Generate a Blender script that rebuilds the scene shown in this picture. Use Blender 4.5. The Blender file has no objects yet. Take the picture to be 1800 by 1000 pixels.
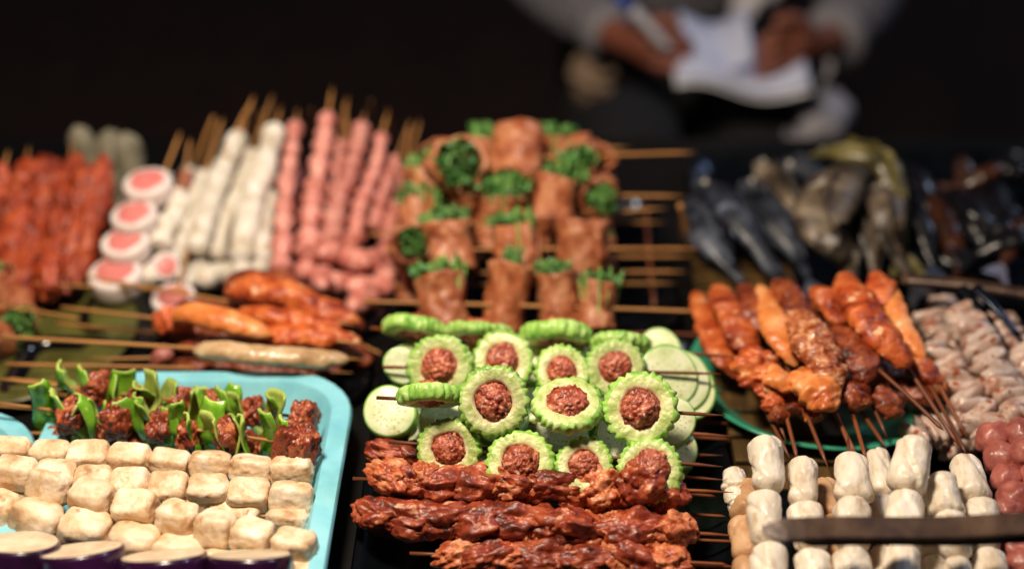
import bpy, bmesh, math, random
from mathutils import Vector, Matrix, noise
random.seed(7)
R = math.radians
sc = bpy.context.scene
COL = sc.collection
TZ = 0.75                      # table top height

# ------------------------------------------------------------ camera, world, light, exposure
CH = 0.73                      # camera height over the table
PITCH = R(30)
cam_d = bpy.data.cameras.new('camera')
cam = bpy.data.objects.new('camera', cam_d); COL.objects.link(cam)
cam.location = (0, 0, TZ + CH)
cam.rotation_euler = (R(90) - PITCH, 0, 0)
cam_d.lens = 50; cam_d.sensor_width = 36
cam_d.clip_start = 0.01; cam_d.clip_end = 400
cam_d.dof.use_dof = True
cam_d.dof.focus_distance = 1.09
cam_d.dof.aperture_fstop = 1.5
sc.camera = cam

SUN_EL, SUN_AZ = R(42), R(62)    # faint cool night light from behind on the right
w = bpy.data.worlds.new('World'); sc.world = w; w.use_nodes = True
nt = w.node_tree
sky = nt.nodes.new('ShaderNodeTexSky'); sky.sky_type = 'NISHITA'; sky.sun_disc = False
sky.sun_elevation = SUN_EL; sky.sun_rotation = SUN_AZ
nt.links.new(sky.outputs[0], nt.nodes['Background'].inputs[0])
nt.nodes['Background'].inputs[1].default_value = 0.0028
sun_d = bpy.data.lights.new('sun', 'SUN'); sun = bpy.data.objects.new('sun', sun_d); COL.objects.link(sun)
sun_d.energy = 0.55; sun_d.angle = R(6); sun_d.color = (0.62, 0.74, 1.0)
sd = Vector((math.sin(SUN_AZ) * math.cos(SUN_EL), math.cos(SUN_AZ) * math.cos(SUN_EL), math.sin(SUN_EL)))
sun.rotation_euler = sd.to_track_quat('Z', 'Y').to_euler()
sc.view_settings.view_transform = 'Standard'
sc.view_settings.look = 'None'
sc.view_settings.gamma = 1
sc.view_settings.use_curve_mapping = False
sc.view_settings.exposure = 0.0
sc.cycles.use_denoising = True
sc.cycles.max_bounces = 6
sc.cycles.sample_clamp_indirect = 4
LAMP_W = 70

# ------------------------------------------------------------ picture <-> place
FW = Vector((0, math.cos(PITCH), -math.sin(PITCH)))
UP = Vector((0, math.sin(PITCH), math.cos(PITCH)))
CP = Vector((0, 0, TZ + CH))
def ray(px, py): return Vector((1, 0, 0)) * ((px - 900) / 2500) + UP * ((500 - py) / 2500) + FW
def W(px, py, z):               # point at height z over the table top
    d = ray(px, py); return CP + d * ((z - CH) / d.z)
def WY(px, py, y):              # point at distance y
    d = ray(px, py); return CP + d * (y / d.y)
def pxm(p): return 2500 / (p - CP).dot(FW)

# ------------------------------------------------------------ materials
def lin(h):
    h = h.lstrip('#'); o = []
    for i in (0, 2, 4):
        c = int(h[i:i+2], 16) / 255
        o.append(c / 12.92 if c <= .04045 else ((c + .055) / 1.055) ** 2.4)
    return (*o, 1)
def mk(name, stops, scale=30, detail=4, rough=.4, bump=.3, bscale=120, sss=0, coat=0, metal=0, spec=.5,
       var=.12, spots=None, rvar=0, trans=0, stretch=None, sssr=(1, .4, .25), brk=0.002, unit=0):
    m = bpy.data.materials.new(name); m.use_nodes = True
    t = m.node_tree; N = t.nodes; L = t.links
    b = N['Principled BSDF']
    tc = N.new('ShaderNodeTexCoord'); oi = N.new('ShaderNodeObjectInfo')
    vm = N.new('ShaderNodeVectorMath'); vm.operation = 'SCALE'; vm.inputs[0].default_value = (3.1, 5.7, 4.3)
    L.new(oi.outputs['Random'], vm.inputs['Scale'])
    ad = N.new('ShaderNodeVectorMath'); ad.operation = 'ADD'
    src = tc.outputs['Object']
    if unit:                     # meshes modelled at radius 1 and scaled down to about 26 mm
        mu = N.new('ShaderNodeVectorMath'); mu.operation = 'SCALE'; mu.inputs['Scale'].default_value = .026
        L.new(src, mu.inputs[0]); src = mu.outputs[0]
    L.new(src, ad.inputs[0]); L.new(vm.outputs[0], ad.inputs[1])
    co = ad.outputs[0]
    if stretch:
        ml = N.new('ShaderNodeVectorMath'); ml.operation = 'MULTIPLY'; ml.inputs[1].default_value = stretch
        L.new(co, ml.inputs[0]); co = ml.outputs[0]
    n = N.new('ShaderNodeTexNoise'); n.inputs['Scale'].default_value = scale; n.inputs['Detail'].default_value = detail
    n.inputs['Roughness'].default_value = .6; n.inputs['Distortion'].default_value = .4
    L.new(co, n.inputs['Vector'])
    cr = N.new('ShaderNodeValToRGB'); el = cr.color_ramp.elements
    while len(el) < len(stops): el.new(.5)
    for e, (p, c) in zip(el, stops): e.position = p; e.color = lin(c)
    L.new(n.outputs['Fac'], cr.inputs[0])
    out = cr.outputs[0]
    if spots:                    # (colour, scale, threshold)
        n2 = N.new('ShaderNodeTexNoise'); n2.inputs['Scale'].default_value = spots[1]; n2.inputs['Detail'].default_value = 3
        L.new(co, n2.inputs['Vector'])
        mr = N.new('ShaderNodeMapRange'); mr.inputs[1].default_value = spots[2]; mr.inputs[2].default_value = spots[2] + .07
        L.new(n2.outputs['Fac'], mr.inputs[0])
        mx = N.new('ShaderNodeMix'); mx.data_type = 'RGBA'
        L.new(mr.outputs[0], mx.inputs['Factor']); L.new(out, mx.inputs['A']); mx.inputs['B'].default_value = lin(spots[0])
        out = mx.outputs['Result']
    if var:
        hs = N.new('ShaderNodeHueSaturation')
        mr = N.new('ShaderNodeMapRange'); mr.inputs[3].default_value = 1 - var; mr.inputs[4].default_value = 1 + var
        L.new(oi.outputs['Random'], mr.inputs[0]); L.new(mr.outputs[0], hs.inputs['Value'])
        L.new(out, hs.inputs['Color']); out = hs.outputs[0]
    L.new(out, b.inputs['Base Color'])
    b.inputs['Roughness'].default_value = rough
    b.inputs['Metallic'].default_value = metal
    b.inputs['Specular IOR Level'].default_value = spec
    b.inputs['Coat Weight'].default_value = coat; b.inputs['Coat Roughness'].default_value = .12
    b.inputs['Transmission Weight'].default_value = trans
    if sss:
        b.inputs['Subsurface Weight'].default_value = sss; b.inputs['Subsurface Radius'].default_value = sssr
        b.inputs['Subsurface Scale'].default_value = .006
    if bump:
        n3 = N.new('ShaderNodeTexNoise'); n3.inputs['Scale'].default_value = bscale; n3.inputs['Detail'].default_value = 5
        L.new(co, n3.inputs['Vector'])
        bp = N.new('ShaderNodeBump'); bp.inputs['Strength'].default_value = bump; bp.inputs['Distance'].default_value = brk
        L.new(n3.outputs['Fac'], bp.inputs['Height']); L.new(bp.outputs[0], b.inputs['Normal'])
        if rvar:
            mr = N.new('ShaderNodeMapRange'); mr.inputs[3].default_value = max(.02, rough - rvar); mr.inputs[4].default_value = rough + rvar
            L.new(n.outputs['Fac'], mr.inputs[0]); L.new(mr.outputs[0], b.inputs['Roughness'])
    return m

M = {}
M['bamboo'] = mk('bamboo', [(.3, '8a5a2c'), (.7, 'c08a4c')], 60, rough=.55, bump=.15, stretch=(.1, 1, 1), var=.2)
M['dark_bamboo'] = mk('dark_bamboo', [(.3, '4a2412'), (.7, '8a4a24')], 60, rough=.45, bump=.15, stretch=(.1, 1, 1), var=.2)
M['tofu'] = mk('tofu', [(.3, 'b48a62'), (.44, 'd8b890'), (.66, 'f2e2ca')], 48, rough=.5, bump=.6, bscale=170, sss=.15, var=.07, coat=.05, spots=('ac7e54', 70, .66))
M['roll_meat'] = mk('roll_meat', [(.3, '74361e'), (.48, 'a85e38'), (.7, 'c88e68')], 65, rough=.46, bump=.9, bscale=150, sss=.08, coat=.05, spots=('e0b494', 120, .66), unit=1)
M['beef'] = mk('beef', [(.32, '4c180c'), (.5, '8c3a20'), (.7, 'c0764c')], 85, rough=.38, bump=.8, bscale=170, coat=.1, spots=('d09468', 130, .65))
M['raw_red'] = mk('raw_red', [(.32, '44140a'), (.48, '84301a'), (.62, 'ac5432'), (.75, 'cc845c')], 60, rough=.42, bump=.8, bscale=140, sss=.08, coat=.05, spots=('d89c74', 110, .63))
M['raw_orange'] = mk('raw_orange', [(.32, '84301a'), (.46, 'b0562e'), (.66, 'dc9468')], 80, rough=.42, bump=.8, bscale=170, sss=.1, coat=.05)
M['orange_meat'] = mk('orange_meat', [(.32, '6c200c'), (.46, 'ac481e'), (.6, 'cc6c34'), (.75, 'e49860')], 48, rough=.46, bump=1, bscale=130, sss=.08, coat=.05, spots=('e8b080', 70, .63))
M['pale_orange'] = mk('pale_orange', [(.3, 'b4521e'), (.5, 'e68a46'), (.75, 'f8c088')], 34, rough=.42, bump=.6, bscale=100, sss=.15, coat=.06)
M['crumb_meat'] = mk('crumb_meat', [(.35, '6c2812'), (.5, 'b4663a'), (.68, 'e0b48c')], 110, rough=.45, bump=.9, bscale=200, coat=.2)
M['brown_meat'] = mk('brown_meat', [(.3, '3c140a'), (.5, '7c3418'), (.75, 'b46438')], 60, rough=.45, bump=1, bscale=140, coat=.05)
M['red_heap'] = mk('red_heap', [(.3, '5c180a'), (.5, '9c3c1c'), (.75, 'c8683a')], 45, rough=.5, bump=.8, bscale=110, coat=.05)
M['filling'] = mk('filling', [(.32, '64200f'), (.5, 'a84e34'), (.7, 'd89070')], 140, rough=.34, bump=1, bscale=260, sss=.08, coat=.15, spots=('dca890', 170, .63), unit=1)
M['pepper_skin'] = mk('pepper_skin', [(.3, '44801a'), (.55, '6ea428'), (.8, '98c448')], 60, rough=.26, bump=.4, bscale=90, coat=.25, var=.25, spots=('a4c45a', 120, .7))
M['pepper_flesh'] = mk('pepper_flesh', [(.3, '86a03c'), (.7, 'b8c86a')], 60, rough=.4, bump=.3, var=.15)
M['melon_skin'] = mk('melon_skin', [(.3, '5c9c30'), (.5, '9cc85c'), (.75, 'd0e69c')], 80, rough=.4, bump=.6, bscale=160, coat=.1, sss=.1, sssr=(.3, 1, .2), var=.15, unit=1)
M['melon_flesh'] = mk('melon_flesh', [(.32, '98b458'), (.5, 'c4cf88'), (.72, 'e2e2b4')], 90, rough=.4, bump=.9, bscale=200, sss=.15, sssr=(.5, 1, .3), coat=.1, unit=1)
M['melon_pith'] = mk('melon_pith', [(.3, 'c2b47c'), (.7, 'e4dcb0')], 80, rough=.4, bump=.4, bscale=200, sss=.15, unit=1)
M['zucchini_flesh'] = mk('zucchini_flesh', [(.3, 'bccc90'), (.5, 'dce4b8'), (.75, 'f0f2da')], 50, rough=.35, bump=.3, bscale=170, sss=.15, spots=('b4a462', 130, .68), unit=1)
M['zucchini_skin'] = mk('zucchini_skin', [(.3, '6ca83c'), (.7, 'a8d478')], 50, rough=.3, bump=.1, coat=.2, unit=1)
M['cilantro'] = mk('cilantro', [(.3, '24541c'), (.5, '48843c'), (.75, '98c07c')], 90, rough=.42, bump=.3, var=.25, sss=.1, sssr=(.3, 1, .2), unit=1)
M['stem_green'] = mk('stem_green', [(.3, '5c9a3c'), (.7, 'a4cc78')], 60, rough=.35, bump=0, unit=1)
M['pink_sausage'] = mk('pink_sausage', [(.3, 'a8584c'), (.5, 'd0867a'), (.78, 'ecb4a6')], 70, rough=.4, bump=.5, bscale=120, sss=.12, coat=.08, var=.14)
M['white_sausage'] = mk('white_sausage', [(.3, 'a8987c'), (.48, 'd4ccbe'), (.75, 'eae6de')], 50, rough=.46, bump=.5, bscale=120, sss=.12, spots=('a07850', 80, .65))
M['cake_white'] = mk('cake_white', [(.3, 'e4d2cc'), (.7, 'f0e6e2')], 50, rough=.4, bump=.2, sss=.2, unit=1)
M['cake_pink'] = mk('cake_pink', [(.3, 'd4706c'), (.7, 'e28c86')], 60, rough=.4, bump=.2, sss=.2, unit=1)
M['white_roll'] = mk('white_roll', [(.3, 'c4ae90'), (.48, 'e0d2be'), (.75, 'f0e8dc')], 45, rough=.38, bump=.6, bscale=70, sss=.12, stretch=(1, 2.4, 2.4), var=.07, coat=.12)
M['casing'] = mk('casing', [(.3, '9c7850'), (.55, 'c4a47c'), (.8, 'd8c4a4')], 40, rough=.35, bump=.5, sss=.1, coat=.2)
M['tan_roll'] = mk('tan_roll', [(.3, 'b08058'), (.7, 'd2aa80')], 40, rough=.5, bump=.4, sss=.1)
M['squid'] = mk('squid', [(.35, 'a87c68'), (.5, 'c8b0a2'), (.75, 'ddd0c8')], 55, rough=.34, bump=.6, sss=.1, coat=.2, spots=('9c5028', 110, .57))
M['pink_ball'] = mk('pink_ball', [(.3, '84403a'), (.6, 'ac6458'), (.8, 'c48478')], 60, rough=.42, bump=.4, sss=.1, coat=.08)
M['pale_item'] = mk('pale_item', [(.3, '5c5644'), (.7, '8a8470')], 40, rough=.6, bump=.3)
M['eggplant_skin'] = mk('eggplant_skin', [(.3, '1c081e'), (.7, '341038')], 30, rough=.25, bump=.1, coat=.3, unit=1)
M['eggplant_flesh'] = mk('eggplant_flesh', [(.3, 'b8a084'), (.7, 'e0d0b2')], 60, rough=.5, bump=.4, sss=.1, spots=('8c6c4c', 120, .66), unit=1)
M['cyan'] = mk('cyan_plastic', [(.3, '70b8cc'), (.5, '84cadA'), (.75, '98d6e4')], 25, rough=.36, bump=.15, bscale=40, var=0, sss=.1, sssr=(.3, .8, 1), spots=('5ca0a8', 22, .7))
M['plate'] = mk('green_melamine', [(.3, '2c8468'), (.7, '449c7c')], 10, rough=.2, bump=0, var=0, coat=.4)
M['steel'] = mk('dark_steel', [(.3, '20242c'), (.7, '343a44')], 20, rough=.25, bump=.05, metal=.9, var=0)
M['black_tray'] = mk('black_tray', [(.3, '08080a'), (.7, '101014')], 20, rough=.12, bump=.03, var=0)
M['table'] = mk('table_black', [(.3, '060606'), (.7, '0c0b0a')], 8, rough=.45, bump=.2, var=0, spec=.3)
M['wood'] = mk('old_wood', [(.3, '241806'), (.5, '443010'), (.7, '5c441c')], 14, rough=.55, bump=.3, bscale=30, stretch=(6, 1, 6), var=.2)
M['bar'] = mk('worn_iron', [(.3, '2c1e18'), (.5, '4c382c'), (.75, '705844')], 30, rough=.42, bump=.3, metal=.3, var=0)
M['tong'] = mk('blue_steel', [(.3, '10141c'), (.7, '28303e')], 30, rough=.25, bump=.1, metal=.8, var=0)
M['fish_dark'] = mk('fish_dark', [(.35, '0c0e14'), (.5, '242834'), (.68, '5c6474')], 30, rough=.46, bump=.5, bscale=90, coat=.03, spots=('7c88a4', 50, .66))  # pale blue spots are scattered highlights painted into the colour
M['fish_brown'] = mk('fish_brown', [(.32, '1a1510'), (.5, '463a2e'), (.68, '8a7c6a')], 26, rough=.46, bump=.5, bscale=90, coat=.03, spots=('a8a098', 45, .64))
M['fish_olive'] = mk('fish_olive', [(.32, '28260f'), (.5, '5c542c'), (.7, '988c60')], 26, rough=.4, bump=.5, bscale=90, coat=.1)
M['fish_belly'] = mk('fish_belly', [(.3, '8c8478'), (.7, 'c8c4bc')], 30, rough=.25, bump=.2, coat=.5)
M['eggplant_whole'] = mk('glossy_black', [(.3, '060608'), (.7, '12101a')], 40, rough=.34, bump=.9, bscale=50, coat=.1)
M['shell_brown'] = mk('shell_brown', [(.3, '140a06'), (.6, '40200f'), (.8, '74482c')], 40, rough=.35, bump=.7, coat=.2)
M['leaf_plate'] = mk('leaf_plate', [(.3, '3c3c18'), (.7, '6c6a34')], 20, rough=.35, bump=.2, coat=.2)
M['skin'] = mk('skin', [(.3, '6c3c2c'), (.7, '905644')], 20, rough=.5, bump=.1, sss=.15, var=0)
M['jacket'] = mk('grey_jacket', [(.35, '3c3a40'), (.5, '66646c'), (.65, '807e88')], 90, rough=.9, bump=.3, var=0)
M['jacket_trim'] = mk('jacket_trim', [(.35, '6c6a70'), (.65, '8c8a92')], 90, rough=.9, bump=.3, var=0)
M['trousers'] = mk('black_cloth', [(.3, '08080c'), (.7, '101018')], 60, rough=.9, bump=.2, var=0)
M['white_cloth'] = mk('white_cloth', [(.3, 'aaa8b2'), (.7, 'd4d2dc')], 40, rough=.8, bump=.3, var=0)
M['tan_cloth'] = mk('tan_cloth', [(.3, '74604e'), (.7, '9c8670')], 40, rough=.9, bump=.3, var=0)
M['bag_film'] = mk('bag_film', [(.3, '77757e'), (.7, 'a4a2ac')], 40, rough=.5, bump=.3, var=0)
M['paper'] = mk('paper', [(.3, 'b8c0e0'), (.7, 'ccd2ec')], 20, rough=.7, bump=.05, var=0)  # white paper; lavender tint of the cooler light is put into its colour
M['blue_plastic'] = mk('blue_plastic', [(.3, '1440a8'), (.7, '2458c4')], 20, rough=.3, bump=0, var=0)
M['white_plastic'] = mk('white_plastic', [(.3, 'd0d0d8'), (.7, 'e2e2ea')], 20, rough=.3, bump=0, var=0)
M['hair'] = mk('hair', [(.3, '080605'), (.7, '14100c')], 100, rough=.5, bump=.5, stretch=(1, 1, .1), var=0)
M['ground'] = mk('night_asphalt', [(.3, '22140d'), (.5, '301d13'), (.7, '3c261a')], 14, rough=.95, bump=.6, bscale=70, var=0, spec=.2)

# ------------------------------------------------------------ mesh makers
def finish(name, bm, mats, smooth=True, auto=None):
    me = bpy.data.meshes.new(name); bm.normal_update(); bm.to_mesh(me); bm.free()
    for m in (mats if isinstance(mats, (list, tuple)) else [mats]): me.materials.append(M[m] if isinstance(m, str) else m)
    if smooth: me.polygons.foreach_set('use_smooth', [True] * len(me.polygons))
    return me
def fbm(p, o=3): return noise.fractal(p, 1.0, 2.0, o)
def blob(name, mat, size, seed, amp=.12, freq=2.2, ridge=0, sub=4, box=0, fine=0):
    """noisy closed lump; size = half extents; box 0..1 squares it off; x is the skewer's axis"""
    bm = bmesh.new(); bmesh.ops.create_icosphere(bm, subdivisions=sub, radius=1)
    off = Vector((seed * 7.31, seed * 3.17, seed * 5.77))
    for v in bm.verts:
        p = v.co.normalized()
        if box:
            e = 2 + box * 5
            k = (abs(p.x) ** e + abs(p.y) ** e + abs(p.z) ** e) ** (-1 / e)
        else: k = 1
        n = fbm(p * freq + off) * amp
        if ridge or fine:
            n += ridge * (abs(noise.noise(p * freq * 1.8 + off)) * 2 - .5)
            n += ridge * .4 * noise.noise(p * freq * 5 + off) + fine * noise.noise(p * 14 + off)
        q = p * k * (1 + n)
        v.co = Vector((q.x * size[0], q.y * size[1], q.z * size[2]))
    return finish(name, bm, mat)
def bez(pts, n):
    """Catmull-Rom through pts"""
    P = [Vector(p) for p in pts]
    P = [P[0] * 2 - P[1]] + P + [P[-1] * 2 - P[-2]]
    segs = len(P) - 3; out = []
    for i in range(n + 1):
        u = i / n * segs; k = min(int(u), segs - 1); t = u - k
        a, b, c, d = P[k:k + 4]
        out.append(.5 * ((2 * b) + (c - a) * t + (2 * a - 5 * b + 4 * c - d) * t * t + (3 * b - 3 * c + d - a) * t ** 3))
    return out
def tube(name, mat, pts, rad, seed=0, n=40, m=16, amp=0, freq=60, flat=1.0, ridge=0, matfn=None, upv=(0, 0, 1), twist=0, r2=None):
    """closed swept body: rad(t) radius, flat squashes it along its up axis"""
    path = bez(pts, n); bm = bmesh.new(); rings = []
    off = Vector((seed * 3.7, seed * 9.1, seed * 1.3)); upv = Vector(upv)
    for i, c in enumerate(path):
        t = i / n
        d = (path[min(i + 1, n)] - path[max(i - 1, 0)]).normalized()
        s = d.cross(upv)
        if s.length < .05: s = d.cross(Vector((0, 1, 0)))
        s.normalize(); u = s.cross(d).normalized()
        r = rad(t); ring = []
        for j in range(m):
            a = 2 * math.pi * j / m
            q = s * math.cos(a + twist * t) + u * math.sin(a + twist * t) 
            p = c + (s * q.dot(s) + u * q.dot(u) * flat) * r * (r2(t, a) if r2 else 1)
            if amp or ridge:
                k = fbm(p * freq + off) * amp
                if ridge: k += ridge * (abs(noise.noise(p * freq * 2 + off)) * 2 - .5) + ridge * .6 * noise.noise(p * freq * 5 + off)
                p = c + (p - c) * (1 + k)
            ring.append(bm.verts.new(p))
        rings.append(ring)
    for i in range(n):
        for j in range(m):
            f = bm.faces.new((rings[i][j], rings[i][(j + 1) % m], rings[i + 1][(j + 1) % m], rings[i + 1][j]))
            if matfn: f.material_index = matfn(i / n, j / m)
    bm.faces.new(rings[0][::-1]); bm.faces.new(rings[-1])
    bmesh.ops.recalc_face_normals(bm, faces=bm.faces)
    return finish(name, bm, mat)
def round_end(t, e=.08):
    return math.sqrt(max(0.0, 1 - (1 - min(1, min(t, 1 - t) / e)) ** 2)) if min(t, 1 - t) < e else 1.0
def rbox_bm(bm, x0, x1, y0, y1, z0, z1, bev=.002, mi=0):
    vs = [bm.verts.new((x, y, z)) for x in (x0, x1) for y in (y0, y1) for z in (z0, z1)]
    fs = []
    for q in ((0, 1, 3, 2), (4, 6, 7, 5), (0, 4, 5, 1), (2, 3, 7, 6), (0, 2, 6, 4), (1, 5, 7, 3)):
        f = bm.faces.new([vs[i] for i in q]); f.material_index = mi; fs.append(f)
    if bev:
        ed = list({e for f in fs for e in f.edges})
        bmesh.ops.bevel(bm, geom=ed, offset=bev, segments=2, affect='EDGES', profile=.6)
def lathe_bm(bm, prof, m=40, mis=None, shape=None):
    """profile [(r,z)...] round z, closed when the first and last r are 0"""
    rings = []
    for k, (r, z) in enumerate(prof):
        if r <= 1e-6: rings.append([bm.verts.new((0, 0, z))]); continue
        rg = []
        for j in range(m):
            a = 2 * math.pi * j / m; s = shape(a, k) if shape else 1
            rg.append(bm.verts.new((r * s * math.cos(a), r * s * math.sin(a), z)))
        rings.append(rg)
    for k in range(len(rings) - 1):
        A, B = rings[k], rings[k + 1]
        for j in range(m):
            a, b = A[j % len(A)], A[(j + 1) % len(A)]
            c, d = B[(j + 1) % len(B)], B[j % len(B)]
            vs = []
            for v in (a, b, c, d):
                if v not in vs: vs.append(v)
            if len(vs) < 3: continue
            f = bm.faces.new(vs)
            if mis: f.material_index = mis[k]
    bmesh.ops.recalc_face_normals(bm, faces=bm.faces)

# ------------------------------------------------------------ scene-graph helpers
def obj(name, me, parent=None, loc=(0, 0, 0), rot=None, scale=None):
    o = bpy.data.objects.new(name, me); COL.objects.link(o)
    if parent: o.parent = parent
    mt = Matrix.Translation(loc)
    if rot is not None: mt = mt @ rot.to_4x4()
    if scale is not None:
        s = scale if hasattr(scale, '__len__') else (scale,) * 3
        mt = mt @ Matrix.Diagonal((*s, 1))
    o.matrix_local = mt
    return o
def tag(o, label=None, cat=None, group=None, kind=None):
    if label: o['label'] = label
    if cat: o['category'] = cat
    if group: o['group'] = group
    if kind: o['kind'] = kind
    return o
def empty(name, loc, rot=None):
    o = bpy.data.objects.new(name, None); COL.objects.link(o)
    o.empty_display_size = .02
    o.matrix_local = Matrix.Translation(loc) @ (rot.to_4x4() if rot is not None else Matrix())
    return o
def RX(a): return Matrix.Rotation(R(a), 3, 'X')
def RY(a): return Matrix.Rotation(R(a), 3, 'Y')
def RZ(a): return Matrix.Rotation(R(a), 3, 'Z')
def frame(A, B):
    X = (B - A).normalized(); Z = Vector((0, 0, 1)); Z = (Z - X * Z.dot(X)).normalized(); Y = Z.cross(X)
    return Matrix((X, Y, Z)).transposed()
_sticks = {}
def stick_mesh(L, mat, r=.0013):
    k = (round(L, 2), mat, r)
    if k not in _sticks:
        L = k[0]
        _sticks[k] = tube('stick', mat, [(0, 0, 0), (L * .5, .0006, .0004), (L, 0, 0)],
                          lambda t: r * (min(1, (1 - t) * 18 + .15)) , n=14, m=8, amp=.05, freq=90)
    return _sticks[k]
class Skewer:
    """A thing: an Empty at the stick's start; x runs along the stick. Pieces are placed in world space or by fraction."""
    def __init__(s, name, label, cat, group, A, B, mat='bamboo', r=.0014, flip=False):
        s.A, s.B = A, B; s.F = frame(A, B); s.L = (B - A).length
        s.root = tag(empty(name, A, s.F), label, cat, group)
        me = stick_mesh(s.L, mat, r)
        if flip: obj('stick', me, s.root, (s.L, 0, 0), RZ(180))
        else: obj('stick', me, s.root)
        s.inv = s.F.inverted()
    def at(s, name, me, P, rot=None, scale=None, world_rot=None, parent=None):
        loc = s.inv @ (P - s.A)
        if world_rot is not None: rot = s.inv @ world_rot
        return obj(name, me, s.root, loc, rot, scale)
    def frac(s, name, me, t, rot=None, scale=None, dz=0, dy=0):
        return obj(name, me, s.root, (s.L * t, dy, dz), rot, scale)
rnd = random.uniform

# ============================================================ SETTING
bm = bmesh.new()
bmesh.ops.create_grid(bm, x_segments=60, y_segments=60, size=60)
for v in bm.verts: v.co.z = .01 * noise.noise(v.co * .8)
g = obj('ground', finish('ground', bm, 'ground')); tag(g, kind='structure')

# table
t = tag(empty('market_table', (0.02, 1.15, 0)), 'black market table carrying all the trays of skewers', 'table')
bm = bmesh.new(); rbox_bm(bm, -.95, .95, -.5, .48, TZ - .035, TZ, .004)
obj('table_top', finish('table_top', bm, 'table', False), t)
for x in (-.88, .88):
    for y in (-.44, .42):
        bm = bmesh.new(); rbox_bm(bm, x - .022, x + .022, y - .022, y + .022, 0, TZ - .036, .003)
        obj('leg', finish('leg', bm, 'table', False), t)
bm = bmesh.new(); rbox_bm(bm, -.85, .85, -.45, -.43, TZ - .1, TZ - .037, .002)
obj('apron', finish('apron', bm, 'table', False), t)

# hanging stall lamp over the food (above the picture)
LP = Vector((-.24, .80, TZ + 1.10))
lamp = tag(empty('stall_lamp', LP), 'bare warm bulb under a tin shade hanging over the stall', 'lamp')
bm = bmesh.new(); lathe_bm(bm, [(.02, .09), (.03, .085), (.14, .02), (.15, .012), (.147, .010), (.135, .016), (.028, .078), (.02, .083)], 36)
obj('lamp_shade', finish('lamp_shade', bm, 'steel'), lamp)
em = bpy.data.materials.new('bulb_glow'); em.use_nodes = True
eb = em.node_tree.nodes['Principled BSDF']; eb.inputs['Emission Color'].default_value = (1, .8, .55, 1); eb.inputs['Emission Strength'].default_value = 25
bm = bmesh.new(); lathe_bm(bm, [(0, -.035), (.02, -.03), (.032, -.012), (.034, 0), (.03, .02), (.016, .045), (.014, .07), (0, .07)], 24)
bulb = obj('bulb', finish('bulb', bm, em), lamp)
obj('cord', tube('cord', 'table', [(0, 0, .08), (.004, 0, .4), (0, 0, .9)], lambda t: .003, n=8, m=8), lamp)
ld = bpy.data.lights.new('stall_light', 'SPOT'); lo = bpy.data.objects.new('stall_light', ld); COL.objects.link(lo)
ld.energy = LAMP_W; ld.color = (1, .84, .66); ld.shadow_soft_size = .10; ld.spot_size = R(150); ld.spot_blend = .6
lo.parent = lamp; lo.location = (0, 0, -.06); lo.rotation_euler = (R(8), 0, 0)

# trays, boards
def tray(name, label, cat, x0, x1, y0, y1, h, mat, z=0.0, rim=.014, rc=.05, slope=.015, th=.003, lip=.004):
    """rounded open tray; outline corners rc; the thing's base is at its centre on the table"""
    cx, cy = (x0 + x1) / 2, (y0 + y1) / 2; hx, hy = (x1 - x0) / 2, (y1 - y0) / 2
    bm = bmesh.new(); rings = []
    prof = [(-slope - .012, 0), (-slope, .004), (0, h - lip), (.003, h), (rim, h), (rim + .002, h - .003), (rim + .001, h - .008),
            (rim - .002, h - .008), (rim - .003, h - th - .001), (.003 + th * .7, h - th - .001), (th, h - lip - th), (-slope + th, .001), (-slope - .01, -.001 + .0)]
    # prof: inner floor edge -> up -> rim -> outside back down
    for k, (o, zz) in enumerate(prof):
        rg = []
        r = max(.004, rc + o)
        ax, ay = hx + o - r, hy + o - r
        ax, ay = hx - rim + o - r + rim * 0, hy - rim + o - r
        for q, (sx, sy) in enumerate(((1, 1), (-1, 1), (-1, -1), (1, -1))):
            for j in range(9):
                a = math.pi / 2 * (q + j / 8)
                rg.append(bm.verts.new((sx * ax + r * math.cos(a), sy * ay + r * math.sin(a), zz)))
        rings.append(rg)
    m = len(rings[0])
    for k in range(len(rings) - 1):
        for j in range(m):
            bm.faces.new((rings[k][j], rings[k][(j + 1) % m], rings[k + 1][(j + 1) % m], rings[k + 1][j]))
    bm.faces.new(rings[0]); bm.faces.new(rings[-1][::-1])
    bmesh.ops.recalc_face_normals(bm, faces=bm.faces)
    o = obj(name, finish(name, bm, mat), None, (cx, cy, TZ + z + .0012)); tag(o, label, cat)
    md = o.modifiers.new('edge', 'EDGE_SPLIT'); md.split_angle = R(50)
    return o
# cyan tray: right outer edge x=-.145, back edge under y 655
pb = W(400, 655, .045)
tray('cyan_tray', 'light blue plastic tray holding pepper skewers and white tofu skewers', 'tray', -.383, -.1350, pb.y - .36, pb.y, .045, 'cyan', rim=.018, rc=.045)
cb = W(20, 722, .042)
tr2 = tray('cyan_tray', 'light blue plastic tray corner at the left edge beside the pepper skewers', 'tray', -.70, -.353, cb.y - .34, cb.y, .038, 'cyan', z=.004, rim=.018, rc=.05)
tr2.location.x = W(75, 760, .042).x - .1735
tray('steel_tray', 'dark steel tray under the bitter melon and red meat skewers', 'tray', -.118, .178, .66, 1.13, .02, 'steel', rim=.008, rc=.02)
tray('black_tray', 'shiny black tray under the sausages at the back', 'tray', -.42, -.125, 1.155, 1.5, .012, 'black_tray', rim=.008, rc=.02)
tray('black_tray', 'shiny black tray under the heap of orange marinated skewers on the left', 'tray', -.46, -.13, pb.y + .006, 1.145, .012, 'black_tray', rim=.008, rc=.02)
tray('steel_tray', 'dark blue steel tray under the dark fish at the back', 'tray', .205, .62, 1.19, 1.55, .02, 'steel', rim=.008, rc=.03)
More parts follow.
